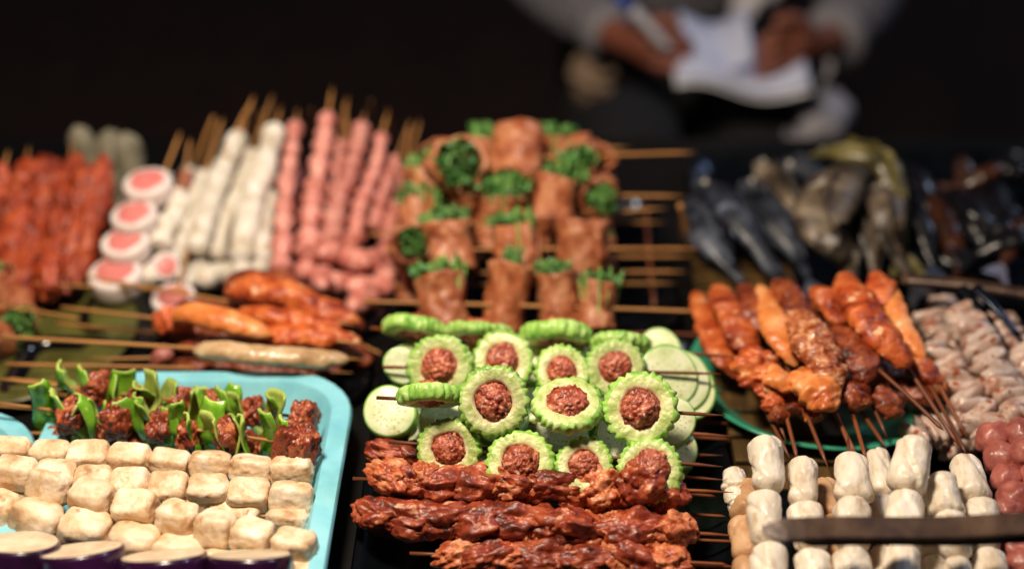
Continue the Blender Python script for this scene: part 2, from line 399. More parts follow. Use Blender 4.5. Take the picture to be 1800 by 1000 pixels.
tray('steel_tray', 'dark steel tray under the white rolls in the front right corner', 'tray', .19, .62, .66, .905, .02, 'steel', rim=.008, rc=.03)
tray('steel_tray', 'dark steel tray under the meat rolls stuffed with green herbs', 'tray', -.118, .16, 1.145, 1.42, .02, 'steel', rim=.008, rc=.02)
# yellow-brown slatted wood under the loose stick ends
wb = tag(empty('wooden_board', (.19, 1.03, TZ + .001)), 'yellow brown slatted wooden board under the stick ends beside the melons', 'board')
bm = bmesh.new(); rbox_bm(bm, -.0, .016, -.12, .36, 0, .012, .001)
obj('batten', finish('batten', bm, 'wood', False), wb, (.005, -.01, 0))
bm = bmesh.new(); rbox_bm(bm, 0, .10, 0, .03, 0, .01, .0015)
sl = finish('slat', bm, 'wood', False)
for i in range(13):
    obj('slat', sl, wb, (-.008 + rnd(-.003, .003), -.13 + i * .036, .0125), RZ(rnd(-1.5, 1.5)))

# ============================================================ FOOD SHAPES (variants)
V = {}
def variants(key, n, fn): V[key] = [fn(i) for i in range(n)]
def pick(key): return random.choice(V[key])
variants('tofu', 7, lambda i: blob('tofu_piece', 'tofu', (.0182, .0118, .0118), 10 + i, .08, 1.5, .004, 5, box=.52, fine=.003))
variants('diamond', 4, lambda i: blob('tofu_piece', 'tofu', (.0185, .0155, .0145), 30 + i, .10, 1.4, .0, 4, box=.3))
variants('beef', 7, lambda i: blob('beef_chunk', 'beef', (.0105, .013, .0155), 50 + i, .28, 1.8, .07, 5, box=.2, fine=.02))
variants('red', 7, lambda i: blob('meat_piece', 'raw_red', (.024, .019, .017), 70 + i, .30, 1.6, .05, 5, fine=.012))
variants('redo', 5, lambda i: blob('meat_piece', 'raw_orange', (.018, .017, .016), 90 + i, .36, 1.9, .06, 5, fine=.015))
variants('heap', 6, lambda i: blob('meat_piece', 'red_heap', (.023, .013, .012), 110 + i, .4, 1.7, .2, 4))
variants('squid', 6, lambda i: blob('squid_piece', 'squid', (.0068, .015, .010), 130 + i, .18, 1.8, .1, 3, box=.35))
variants('pball', 3, lambda i: blob('sausage_ball', 'pink_ball', (.017, .016, .016), 150 + i, .16, 1.4, .03, 4))

def pepper_mesh(i):
    rs = random.Random(200 + i); bm = bmesh.new()
    Hh, Wd, th = rs.uniform(.019, .025), rs.uniform(.011, .0155), .0026
    curl = rs.uniform(.5, 1.2); bend = rs.uniform(-.25, .3); nu, nv = 12, 10
    gr = {}
    for side in (0, 1):
        for a in range(nu + 1):
            for b in range(nv + 1):
                u = a / nu * 2 - 1; v = b / nv * 2 - 1
                wv = Wd * (1 - .22 * abs(u + .2 * math.sin(i * 2)) ** 3) * (1 + .12 * math.sin(3 * u + i))
                ang = v * curl
                rr = wv / curl
                y = rr * math.sin(ang) + .002 * math.sin(u * 2.2 + i * 1.7); x = rr * (math.cos(ang) - 1)
                z = Hh * u
                x += bend * .018 * u * u + .0025 * math.sin(u * 2.6 + i) + .002 * noise.noise(Vector((u * 2, v * 2, i * 3.3)))
                n = Vector((math.cos(ang), math.sin(ang), 0))
                p = Vector((x, y, z)) - n * (th * side * (1 - .2 * abs(v)))
                gr[side, a, b] = bm.verts.new(p)
    for side in (0, 1):
        for a in range(nu):
            for b in range(nv):
                q = [gr[side, a, b], gr[side, a + 1, b], gr[side, a + 1, b + 1], gr[side, a, b + 1]]
                f = bm.faces.new(q if not side else q[::-1]); f.material_index = side
    for a in range(nu):
        for b in (0, nv):
            f = bm.faces.new([gr[0, a, b], gr[0, a + 1, b], gr[1, a + 1, b], gr[1, a, b]]); f.material_index = 1
    for b in range(nv):
        for a in (0, nu):
            f = bm.faces.new([gr[0, a, b], gr[0, a, b + 1], gr[1, a, b + 1], gr[1, a, b]]); f.material_index = 1
    bmesh.ops.recalc_face_normals(bm, faces=bm.faces)
    return finish('pepper_piece', bm, ['pepper_skin', 'pepper_flesh'])
variants('pepper', 9, pepper_mesh)

def roll_mesh(i):
    """thin meat wrapped 1.3 turns round y; unit radius 1, length 2"""
    rs = random.Random(300 + i); bm = bmesh.new(); nu, nv = 46, 14; turns = rs.uniform(1.15, 1.4); a0 = rs.uniform(0, 6.28)
    gr = {}
    for s in (0, 1):
        for a in range(nu + 1):
            for b in range(nv + 1):
                u = a / nu; v = b / nv * 2 - 1
                ang = a0 + u * turns * 2 * math.pi
                p0 = Vector((math.cos(ang) * 1.6, v * 1.5, math.sin(ang) * 1.6))
                r = .80 + .2 * u + .10 * v * v * (1 if i % 2 else -.3) + .17 * fbm(p0 + Vector((i * 4.4, 0, 0)))
                r += .03 * noise.noise(p0 * 4) - s * .13
                y = v * (1 + .08 * math.sin(ang * 2 + i)) + .05 * noise.noise(p0 * 2)
                gr[s, a, b] = bm.verts.new((r * math.cos(ang), y, r * .92 * math.sin(ang)))
    for s in (0, 1):
        for a in range(nu):
            for b in range(nv):
                bm.faces.new([gr[s, a, b], gr[s, a + 1, b], gr[s, a + 1, b + 1], gr[s, a, b + 1]])
    for a in range(nu):
        for b in (0, nv): bm.faces.new([gr[0, a, b], gr[0, a + 1, b], gr[1, a + 1, b], gr[1, a, b]])
    for b in range(nv):
        for a in (0, nu): bm.faces.new([gr[0, a, b], gr[0, a, b + 1], gr[1, a, b + 1], gr[1, a, b]])
    bmesh.ops.recalc_face_normals(bm, faces=bm.faces)
    return finish('meat_roll', bm, 'roll_meat')
variants('roll', 6, roll_mesh)
def herb_mesh(i):
    """bundle of stems and leaves: fills the roll (y<1) and sprays out past y=1"""
    rs = random.Random(400 + i); bm = bmesh.new()
    for k in range(40):                     # stems
        a = rs.uniform(0, 6.28); r = rs.uniform(0, .6)
        x, z = r * math.cos(a), r * math.sin(a); L = rs.uniform(.95, 1.5)
        p0 = Vector((x, -.9, z)); p1 = Vector((x * 1.5 + rs.uniform(-.2, .2), L, z * 1.5 + rs.uniform(-.2, .2)))
        d = (p1 - p0); s = Vector((1, 0, 0)) * .045; u = Vector((0, 0, 1)) * .045
        q0 = [bm.verts.new(p0 + s * math.cos(w) + u * math.sin(w)) for w in (0, 1.57, 3.14, 4.71)]
        q1 = [bm.verts.new(p1 + s * math.cos(w) + u * math.sin(w)) for w in (0, 1.57, 3.14, 4.71)]
        for j in range(4):
            f = bm.faces.new((q0[j], q0[(j + 1) % 4], q1[(j + 1) % 4], q1[j])); f.material_index = 1
        f = bm.faces.new(q1); f.material_index = 1
    for k in range(84):
        a = rs.uniform(0, 6.28); r = .84 * math.sqrt(rs.random()); y = .82 + .55 * rs.random() ** 1.2
        sp = 1 + max(0, y - 1) * .8
        c = Vector((r * sp * math.cos(a), y, r * sp * math.sin(a)))
        n = Vector((rs.gauss(0, 1), rs.gauss(.4, 1), rs.gauss(.3, 1))).normalized()
        t1 = n.orthogonal().normalized(); t1 = Matrix.Rotation(rs.uniform(0, 6.28), 3, n) @ t1; t2 = n.cross(t1)
        sz = rs.uniform(.10, .26)
        ctr = bm.verts.new(c + n * sz * .25); ring = []
        for j in range(10):
            w = j / 10 * 6.283; rr = sz * (1 if j % 2 == 0 else .62) * (1.15 if j in (0, 2, 8) else .85)
            ring.append(bm.verts.new(c + t1 * rr * 1.3 * math.cos(w) + t2 * rr * .8 * math.sin(w) - n * rs.uniform(0, .25) * sz))
        for j in range(10): bm.faces.new((ctr, ring[j], ring[(j + 1) % 10]))
    return finish('herb_bundle', bm, ['cilantro', 'stem_green'], False)
variants('herb', 5, herb_mesh)

def melon_mesh(i):
    """bitter melon slice, unit radius round z, hollow; knobbly rind"""
    rs = random.Random(500 + i); nb = rs.choice([20, 22, 24]); ph = rs.uniform(0, 6)
    ell = rs.uniform(-.10, .10); h = rs.uniform(.17, .27)
    def shape(a, k):
        e = 1 + ell * math.cos(2 * a + ph) + .03 * noise.noise(Vector((math.cos(a) * 1.5, math.sin(a) * 1.5, i * 7.7)))
        if k in (3, 4, 5, 6, 7):
            b = abs(math.sin(a * nb / 2 + ph + .9 * math.sin(3 * a + i) + .5 * math.sin(7 * a)))
            e *= 1 + .085 * (b ** .8) * (1 + .6 * noise.noise(Vector((math.cos(a) * 4, math.sin(a) * 4, k * .8 + i)))) - .045 + .07 * noise.noise(Vector((math.cos(a) * 9, math.sin(a) * 9, k * 1.7 + i)))
        if k in (0, 1, 9, 10): e = e * (1 + .04 * math.sin(4 * a + ph))
        return e
    prof = [(.50, -h * .8), (.62, -h), (.86, -h), (.93, -h * .82), (.97, -h * .45), (.99, 0), (.97, h * .45), (.93, h * .82), (.86, h), (.62, h), (.52, h * .8), (.50, 0), (.50, -h * .8)]
    mis = [2, 1, 0, 0, 0, 0, 0, 0, 1, 2, 2, 2]
    bm = bmesh.new(); lathe_bm(bm, prof, 132, mis, shape)
    bmesh.ops.remove_doubles(bm, verts=bm.verts, dist=1e-5)
    for v in bm.verts:
        q = v.co; v.co.z += .05 * noise.noise(Vector((q.x * 1.6, q.y * 1.6, i * 2.1))) + .03 * noise.noise(q * 7)
    return finish('melon_slice', bm, ['melon_skin', 'melon_flesh', 'melon_pith'])
variants('melon', 10, melon_mesh)
variants('fill', 5, lambda i: blob('meat_filling', 'filling', (.55, .55, .40), 520 + i, .14, 2.2, .1, 5, fine=.09))
def slice_mesh(i, skin, flesh, h, name):
    rs = random.Random(600 + i); ph = rs.uniform(0, 6)
    def shape(a, k): return 1 + .04 * math.cos(2 * a + ph) + .02 * math.sin(3 * a + i)
    prof = [(0, -h), (.5, -h), (.92, -h), (.985, -h * .9), (1, -h * .7), (1, h * .7), (.985, h * .92), (.92, h), (.5, h * 1.02), (0, h * 1.03)]
    mis = [1, 1, 0, 0, 0, 0, 0, 1, 1]
    bm = bmesh.new(); lathe_bm(bm, prof, 48, mis, shape)
    return finish(name, bm, [skin, flesh])
variants('zucchini', 3, lambda i: slice_mesh(i, 'zucchini_skin', 'zucchini_flesh', .22, 'zucchini_slice'))
bm = bmesh.new()
for k in range(30):
    a = k / 30 * 6.283 * 2 + rnd(-.1, .1); r = (.36 if k < 15 else .55) + rnd(-.05, .05)
    g0 = bmesh.ops.create_icosphere(bm, subdivisions=1, radius=1)
    bmesh.ops.transform(bm, verts=g0['verts'], matrix=Matrix.Translation((r * math.cos(a), r * math.sin(a), 0)) @ Matrix.Rotation(a, 4, 'Z') @ Matrix.Diagonal((.07, .028, .022, 1)))
SEEDS = finish('seeds', bm, 'melon_pith')
variants('zuc_thick', 2, lambda i: slice_mesh(i + 5, 'zucchini_skin', 'zucchini_flesh', .55, 'zucchini_slice'))
variants('eggplant', 3, lambda i: slice_mesh(i + 9, 'eggplant_skin', 'eggplant_flesh', .42, 'eggplant_slice'))

# ============================================================ TOFU SKEWERS (cyan tray)
def row(name, label, cat, group, pts, z, items, stick=(None, None), **kw):
    """pts: (px,py) of both ends; stick: px of the stick's ends"""
    (xa, ya), (xb, yb) = pts
    za, zb = z if isinstance(z, tuple) else (z, z)
    def P(px):
        t = (px - xa) / (xb - xa); return W(px, ya + (yb - ya) * t, za + (zb - za) * t)
    A, B = P(stick[0] if stick[0] is not None else xa - 10), P(stick[1] if stick[1] is not None else xb + 10)
    if name == 'bitter_melon_skewer': A, B = A + OFF, B + OFF
    s = Skewer(name, label, cat, group, A, B, **kw)
    return s, P
OFF = Vector((0, .007, -.005))
TG = 'skewers of square white tofu pieces in the blue tray'
def tofu_row(label, xs, ya, yb, z, hpx=None, key='tofu', stick=(None, None), sc_=1.0):
    s, P = row('tofu_skewer', label, 'tofu skewer', TG, ((xs[0], ya), (xs[-1], yb)), z, None, stick)
    for i, x in enumerate(xs):
        gap = (xs[min(i + 1, len(xs) - 1)] - xs[max(i - 1, 0)]) / max(1, (min(i + 1, len(xs) - 1) - max(i - 1, 0)))
        p = P(x) + Vector((0, rnd(-.001, .001), rnd(-.001, .001)))
        k = gap / pxm(p) / .037 if key == 'tofu' else 1
        s.at('tofu_piece', pick(key), p, RX(rnd(-25, 25)) @ RZ(rnd(-7, 7)) @ RY(rnd(-4, 4)), (k * 1.03, sc_ * rnd(.88, 1.02), sc_ * rnd(.88, 1.0)))
    return s
tofu_row('back row of joined white tofu squares, right below the green pepper pieces', [-48, 20, 88, 157, 229, 300, 370, 441, 514], 790, 829, (.060, .047), stick=(-80, 552), sc_=1.0)
tofu_row('second row of white tofu squares, ending in a pointed piece at the tray rim', [-45, 28, 98, 166, 230, 297, 367, 437, 512], 826, 876, (.062, .045), stick=(-60, 556), sc_=1.04)
tofu_row('third row of white tofu squares, mostly covered by the slanting row', [200, 270, 340, 395, 432, 506], 868, 914, .036, stick=(150, 545), sc_=.95)
tofu_row('slanting row of plump white tofu pieces, running down to the tray corner', [88, 163, 238, 312, 378, 443, 518], 855, 962, (.056, .048), stick=(50, 550), sc_=1.12)
tofu_row('frontmost row of separate diamond shaped tofu pieces beside the eggplant slices', [-15, 65, 150, 236, 318], 898, 974, (.048, .034), key='diamond', stick=(-60, 350), sc_=1.05)
tofu_row('short row of tofu at the left tray edge under the second row', [-40, 25], 866, 872, (.05, .04), stick=(-90, 70), sc_=1.1)
tofu_row('last tofu row in the tray corner, under the eggplant slices', [380, 450, 518], 1000, 1012, .036, stick=(300, 545), sc_=1.1)

# eggplant slices in front
EG = 'thick eggplant slices along the front edge'
for x, y, rx, tilt, lab in ((34, 982, .029, 20, 'leftmost thick eggplant slice, cut off by the picture edge'),
                            (143, 996, .030, 14, 'thick eggplant slice, second from the left below the diamond tofu'),
                            (290, 1008, .032, 8, 'thick eggplant slice with shiny purple skin, third from the left'),
                            (441, 1006, .031, 6, 'rightmost thick eggplant slice in front of the slanting tofu row')):
    o = obj('eggplant_slice', pick('eggplant'), None, W(x, y, .052), RZ(rnd(-6, 6)) @ RY(rnd(-7, 7)) @ RX(tilt * .6 - 37) @ RZ(rnd(0, 90)), rx * rnd(.98, 1.08)); tag(o, lab, 'eggplant slice', EG)
    # lower slice that carries it
for x in (60, 230):
    p = W(x, 1060, .03)
    o = obj('eggplant_slice', pick('eggplant'), None, p, RX(-20) @ RZ(rnd(0, 90)), .034)
    tag(o, 'eggplant slice under the front row, mostly hidden, ' + ('nearest the left edge' if x < 100 else 'under the middle ones'), 'eggplant slice', EG)

# ============================================================ PEPPER AND BEEF SKEWERS
PG = 'green pepper and beef skewers in the blue tray'
def pepper_row(label, pts, z, seq, stick):
    s, P = row('pepper_beef_skewer', label, 'pepper skewer', PG, pts, z, None, stick)
    for x, dy, kind, k in seq:
        p = P(x); p = p + Vector((0, 0, -dy / pxm(p)))
        if kind == 'p':
            s.at('pepper_piece', pick('pepper'), p, RX(rnd(-15, 15)) @ RZ(random.choice((-1, 1, 1)) * rnd(28, 58) + (180 if random.random() < .45 else 0)) @ RY(rnd(-8, 20)), (k * 1.0, k * 1.0, k * 1.02))
        elif kind == 'f':
            s.at('pepper_piece', pick('pepper'), p, RX(rnd(-10, 10)) @ RZ(rnd(-115, -70)) @ RY(rnd(-12, 12)), k * 1.1)
        else:
            s.at('beef_chunk', pick('beef'), p, RX(rnd(0, 360)), k * .88)
    return s
pepper_row('back skewer of green pepper and beef, standing tall against the tray rim', ((108, 680), (540, 735)), .058,
  [(108, -6, 'p', 1.1), (150, 0, 'p', 1.05), (173, -8, 'b', 1.05), (196, 0, 'p', .9), (215, 0, 'f', .9), (244, 5, 'b', .9), (258, 0, 'p', .9), (272, 0, 'p', 1), (300, 0, 'p', .85),
   (320, -2, 'b', .85), (342, 0, 'p', .85), (360, 2, 'p', .8), (378, -2, 'b', .9), (390, 0, 'p', .9), (400, 0, 'f', .85), (424, 0, 'p', .8), (443, 0, 'b', .9), (474, 0, 'p', .9), (496, -2, 'p', 1.0), (536, 0, 'b', 1.1)], (0, 560))
pepper_row('front skewer of green pepper and beef, right behind the tofu', ((82, 720), (530, 782)), .060,
  [(80, -4, 'p', 1.1), (106, 2, 'p', .95), (132, 0, 'b', 1.15), (150, 4, 'p', .95), (166, 0, 'p', 1.1), (184, 8, 'p', .8), (208, 0, 'b', 1.2), (224, 0, 'p', 1), (236, 2, 'p', .9), (254, -2, 'p', 1), (282, 0, 'b', 1), (288, 14, 'f', .95), (314, -5, 'p', .9),
   (330, 12, 'b', .9), (346, 4, 'p', .9), (370, 2, 'f', 1), (384, -2, 'p', 1), (402, 4, 'b', 1.15), (420, -2, 'p', .95), (438, 4, 'p', 1), (462, -2, 'p', 1.1), (486, 0, 'p', 1), (512, 2, 'b', 1.35), (536, 0, 'b', 1.2)], (-10, 556))
pepper_row('lowest skewer of green pepper and beef, mostly hidden under the others', ((70, 762), (500, 790)), .036,
  [(75, 0, 'p', .9), (110, 0, 'b', 1), (145, 0, 'p', .9), (172, -6, 'b', .9), (190, 0, 'b', .9), (220, 0, 'p', .9), (250, 0, 'b', 1), (300, 0, 'p', .9), (340, 0, 'b', 1), (390, 0, 'p', 1), (430, 0, 'b', 1), (475, 0, 'b', 1)], (30, 530))
pepper_row('buried skewer of green pepper and beef against the back of the tray', ((150, 700), (470, 745)), .030,
  [(150, 0, 'b', 1), (185, 0, 'p', .9), (220, 0, 'b', 1), (260, 0, 'b', 1), (300, 0, 'p', .9), (350, 0, 'b', 1), (400, 0, 'b', 1), (450, 0, 'p', 1)], (100, 500))

# ============================================================ BITTER MELON SKEWERS
MG = 'stuffed bitter melon skewers in the middle'
def melon_row(label, pts, z, seq, stick, extra=()):
    s, P = row('bitter_melon_skewer', label, 'melon skewer', MG, pts, z, None, stick, mat='dark_bamboo', r=.0015)
    for (x, y, wpx, th) in seq:
        fk = 1.22 if x == 1142 else 1
        p = W(x, y, z); r = wpx / 2 / pxm(p)
        rot = RZ(rnd(-9, 9)) @ RX(th) @ RZ(rnd(0, 360))
        m = s.at('melon_slice', pick('melon'), p, None, r, world_rot=rot)
        obj('meat_filling', pick('fill'), m, (rnd(-.03, .03), rnd(-.03, .03), rnd(0, .08)), RZ(rnd(0, 360)), (rnd(.92, 1.1) * fk, rnd(.92, 1.1) * fk, rnd(.9, 1.1) * fk))
    for (x, y, wpx, th, key, dz) in extra:
        p = W(x, y, z + dz); zz = s.at('zucchini_slice', pick(key), p, None, wpx / 2 / pxm(p), world_rot=RZ(rnd(-9, 9)) @ RX(th) @ RZ(rnd(0, 360))); tag(obj('seeds', SEEDS, zz, (0, 0, .215 if key == 'zucchini' else .555)), kind='stuff')
    return s
melon_row('back melon skewer with four slices seen edge on below the meat rolls', ((680, 578), (1180, 618)), .074,
  [(728, 577, 108, -46), (840, 584, 118, -43), (977, 590, 124, -48), (1092, 606, 108, -50)], (650, 1300), [(1160, 612, 74, 30, 'zucchini', -.012)])
melon_row('melon skewer with four open slices and zucchini slices at its right end', ((700, 645), (1200, 655)), .084,
  [(773, 645, 116, 55), (884, 636, 112, 40), (988, 655, 100, 42), (1080, 648, 108, 50)], (672, 1262), [(706, 642, 66, 50, 'zucchini', -.01), (1172, 664, 112, 46, 'zucchini', -.014), (1188, 672, 118, 44, 'zucchini', -.018), (1200, 684, 116, 42, 'zucchini', -.024)])
melon_row('melon skewer holding the biggest open slice and one edge on slice', ((690, 700), (1200, 726)), .104,
  [(757, 695, 118, -42), (868, 705, 128, 52), (998, 712, 126, 12), (1125, 718, 132, 50)], (660, 1272))
melon_row('front melon skewer with four slices resting on the red meat', ((700, 778), (1200, 815)), .070,
  [(790, 788, 112, 56), (914, 812, 118, 42), (1026, 818, 104, 40), (1142, 828, 118, 46)], (682, 1270))
# zucchini skewers under the melons
ZG = 'pale zucchini skewers under the melon slices'
def zuc_row(label, pts, z, seq, stick):
    s, P = row('zucchini_skewer', label, 'zucchini skewer', ZG, pts, z, None, stick, mat='dark_bamboo')
    for (x, y, wpx, th, key) in seq:
        p = W(x, y, z); zz = s.at('zucchini_slice', pick(key), p, None, wpx / 2 / pxm(p), world_rot=RZ(rnd(-8, 8)) @ RX(th) @ RZ(rnd(0, 360))); tag(obj('seeds', SEEDS, zz, (0, 0, .555)), kind='stuff')
zuc_row('zucchini skewer with a thick pale slice sticking out at the left', ((660, 728), (1180, 760)), .062,
  [(688, 728, 94, 42, 'zuc_thick'), (780, 752, 90, 30, 'zuc_thick'), (880, 745, 100, 30, 'zuc_thick'), (988, 768, 96, 35, 'zuc_thick'), (1092, 776, 100, 30, 'zuc_thick'), (1178, 745, 90, 40, 'zuc_thick')], (655, 1292))
zuc_row('zucchini skewer hidden behind the front melon slices with a green edge at right', ((740, 800), (1190, 800)), .045,
  [(760, 775, 80, 30, 'zuc_thick'), (860, 800, 90, 30, 'zuc_thick'), (970, 800, 90, 30, 'zuc_thick'), (1080, 800, 100, 30, 'zuc_thick'), (1182, 795, 86, 30, 'zuc_thick')], (720, 1275))
zuc_row('zucchini skewer beneath the back melon row', ((720, 640), (1190, 650)), .045,
  [(730, 650, 90, 20, 'zuc_thick'), (830, 650, 90, 20, 'zuc_thick'), (930, 650, 90, 20, 'zuc_thick'), (1030, 650, 90, 20, 'zuc_thick'), (1150, 650, 100, 20, 'zuc_thick')], (700, 1240))
zuc_row('lowest zucchini skewer lying on the steel tray', ((720, 720), (1190, 730)), .032,
  [(730, 720, 90, 10, 'zuc_thick'), (830, 725, 90, 10, 'zuc_thick'), (930, 725, 90, 10, 'zuc_thick'), (1030, 725, 90, 10, 'zuc_thick'), (1140, 730, 100, 10, 'zuc_thick')], (700, 1262))

# ============================================================ RAW RED MEAT SKEWERS
RG = 'raw red meat skewers at the front'
def red_row(label, pts, z, seq, stick):
    s, P = row('raw_meat_skewer', label, 'meat skewer', RG, pts, z, None, stick, mat='dark_bamboo')
    for x, dy, key, kx, k in seq:
        p = P(x) + Vector((0, 0, -dy / 2000))
        s.at('meat_piece', pick(key), p, RX(rnd(-50, 50)) @ RZ(rnd(-30, 30)) @ RY(rnd(-20, 20)), (kx * .95, k * .80, k * .80))
red_row('back raw meat skewer, right in front of the melon slices, red with orange folds', ((650, 842), (1210, 862)), .056,
  [(685, -6, 'redo', 1.1, 1.0), (715, 2, 'red', .9, .9), (745, -6, 'redo', .9, .95), (785, 4, 'red', 1.15, 1.05), (835, 2, 'red', 1.1, 1.1), (885, 6, 'redo', 1.0, 1.05), (912, -6, 'red', .9, .8), (945, 4, 'redo', .9, .9), (978, -2, 'red', 1, .9), (1012, 6, 'redo', 1, .9),
   (1055, 2, 'redo', 1.2, 1.25), (1090, 6, 'redo', .9, .9), (1135, -14, 'red', 1.0, 1.3), (1165, 6, 'red', .9, 1.1)], (620, 1300))
red_row('second raw meat skewer, long dark red strips with a pale fold at right', ((655, 908), (1200, 936)), .040,
  [(672, 0, 'red', 1, 1), (715, 0, 'red', 1.3, 1.05), (770, 0, 'red', 1.2, 1.0), (812, 4, 'redo', .8, .9), (840, 0, 'red', 1.1, 1.1), (895, -2, 'red', 1.2, 1.05), (930, 5, 'redo', .8, 1.0), (965, 0, 'red', 1.0, 1), (1005, 0, 'red', 1.0, 1.1), (1030, 8, 'redo', .8, 1),
   (1070, 0, 'redo', .8, .9), (1112, 0, 'red', 1.1, 1.1), (1145, 10, 'redo', 1.1, .9), (1185, -6, 'redo', 1.0, .95)], (640, 1300))
red_row('frontmost raw meat skewer, cut off by the bottom of the picture', ((790, 975), (1200, 992)), .026,
  [(810, 0, 'redo', 1.2, .8), (860, 0, 'red', 1.1, 1), (905, 0, 'redo', 1, .9), (950, 0, 'red', 1.2, 1), (990, 6, 'redo', 1, 1), (1035, 0, 'red', 1.2, 1), (1080, 0, 'redo', 1, 1), (1125, 0, 'red', 1.2, 1), (1175, 0, 'redo', 1.1, 1)], (720, 1305))
red_row('raw meat skewer showing only its dark left end beside the pale zucchini', ((700, 805), (1150, 835)), .040,
  [(700, 0, 'red', 1.2, .9), (750, 0, 'red', 1.2, .9), (810, 0, 'red', 1.3, .9), (880, 0, 'red', 1.3, .9), (950, 0, 'red', 1.3, .9), (1040, 0, 'red', 1.3, .9), (1120, 0, 'red', 1.3, .9)], (660, 1285))

# ============================================================ MEAT ROLLS WITH HERBS
HG = 'meat roll skewers stuffed with green herbs'
def roll_row(label, pts, z, seq, stick, mat='bamboo'):
    s, P = row('meat_roll_skewer', label, 'meat roll skewer', HG, pts, z, None, stick, mat=mat, r=.0017)
    for (x, y, wpx, lpx, ang, herbs) in seq:
        p = W(x, y, z); k = pxm(p); r = wpx / 2 / k; hl = lpx / 2 / k
        rot = RZ(rnd(-16, 16)) @ RX(ang) @ RY(rnd(0, 360))
        r *= .97
        m = s.at('meat_roll', pick('roll'), p, None, (r, hl, r), world_rot=rot)
        if herbs:
            obj('herb_bundle', pick('herb'), m, (0, 0, 0), RY(rnd(0, 360)), (herbs * .95, 1.13 * (1 + (r - hl) / hl * .3), herbs * .95))
    return s
roll_row('topmost meat roll skewer, three rolls, long stick end pointing right', ((740, 285), (1060, 274)), .130,
  [(803, 290, 118, 100, 150, .8), (905, 278, 106, 110, 212, .9), (1016, 276, 84, 74, 165, .95)], (715, 1222))
roll_row('meat roll skewer behind the topmost one, only its herbs showing', ((760, 275), (1060, 262)), .105,
  [(770, 300, 90, 90, 130, .7), (850, 290, 90, 90, 60, .7), (960, 282, 80, 80, 60, 1.2), (1050, 300, 70, 80, 120, 0)], (740, 1100))
roll_row('second meat roll skewer from the top, with loose herbs at its left', ((735, 345), (1060, 345)), .098,
  [(752, 340, 90, 90, 62, 1.1), (820, 352, 80, 80, 100, 1.1), (905, 345, 80, 90, 120, 1.1), (975, 362, 92, 100, 58, .8), (1045, 338, 76, 80, 168, .75)], (710, 1200))
roll_row('third meat roll skewer from the top, behind the row with the long right stick', ((735, 405), (1060, 376)), .082,
  [(738, 392, 82, 90, 50, 1.2), (870, 388, 76, 90, 70, 1.1), (940, 410, 80, 70, 60, 0)], (650, 1182))
roll_row('fourth meat roll skewer, three big rolls with herb tufts on top', ((700, 440), (1060, 438)), .080,
  [(722, 436, 76, 90, 140, .8), (792, 440, 94, 92, 48, 1.1), (908, 446, 88, 98, 50, 1.1), (1022, 438, 100, 100, 60, 0)], (680, 1236))
roll_row('bottom meat roll skewer, four rolls right behind the edge on melon slices', ((640, 530), (1240, 548)), .058,
  [(778, 528, 96, 88, 52, 1.2), (892, 524, 88, 124, 62, .5), (982, 530, 80, 100, 55, 1.0), (1050, 540, 76, 84, 50, 1.25)], (636, 1242))
for lab, y, z, x1 in (('hidden meat roll skewer low in the heap, its stick just under the long one', 455, .045, 1216), ('hidden meat roll skewer low in the heap, its stick above the wooden slats', 482, .04, 1210),
                      ('hidden meat roll skewer at the bottom of the heap, shortest stick end', 502, .03, 1190), ('hidden meat roll skewer low at the back of the heap', 395, .055, 1165)):
    roll_row(lab, ((720, y), (1060, y - 3)), z, [(735, y, 70, 70, 50, 1), (1045, y, 70, 70, 50, .9)], (690, x1))
# loose stick ends of other skewers, on the wood
for lab, y, xa, xb, z in (('thin bare stick lying over the wooden slats below the rolls', 588, 1150, 1262, .02), ('short bare stick beside the scored zucchini slice', 742, 1195, 1272, .03), ('pale bare stick end beside the melon skewers', 770, 1215, 1292, .03),
                          ('bare stick low between melons and white rolls', 870, 1205, 1262, .03), ('dark bare stick near the bottom of the wooden board', 905, 1200, 1268, .02), ('bare stick near the bottom, beside the red meat', 950, 1195, 1300, .02),
                          ('lowest bare stick pointing at the tan rolls', 990, 1195, 1290, .03)):
    s = Skewer('loose_stick', lab, 'stick', 'bare stick ends beside the melons', W(xa - 60, y - 2, z), W(xb, y + 2, z), mat='dark_bamboo')
o = obj('upright_stick', stick_mesh(.16, 'dark_bamboo', .0022), None, W(1150, 540, .01), frame(W(1150, 540, .01), W(1138, 400, .04))); tag(o, 'thick stick standing slanted among the roll skewer ends', 'stick')

# ============================================================ SAUSAGES AT THE BACK LEFT
SG = {'w': 'white sausage skewers', 'p': 'pink beaded sausage skewers'}
def beads(n, depth, r0, r1):
    def f(t):
        b = .5 - .5 * math.cos(2 * math.pi * n * (t + .022 * math.sin(t * 17 + n)))
        return (r0 + (r1 - r0) * t) * (1 - depth + depth * b) * round_end(t, .04)
    return f
wm, pm = {}, {}
for i in range(4):
    L = .17; wm[i] = tube('sausage', 'white_sausage', [(-.085, 0, 0), (-.03, .003 * (i - 1.5), 0), (.03, -.003, .002), (.085, 0, 0)],
                          lambda t: .0118 * (1 + .09 * math.sin(t * 19 + i)) * round_end(t, .06) * (.9 + .2 * t), seed=i, n=50, amp=.10, freq=70)
    pm[i] = tube('sausage', 'pink_sausage', [(-.085, 0, 0), (-.03, .002 * (i - 1.5), 0), (.03, -.003, 0), (.085, 0, 0)], beads(8 + i % 3, .40, .0092, .0132), seed=i + 9, n=90, amp=.16, freq=60)
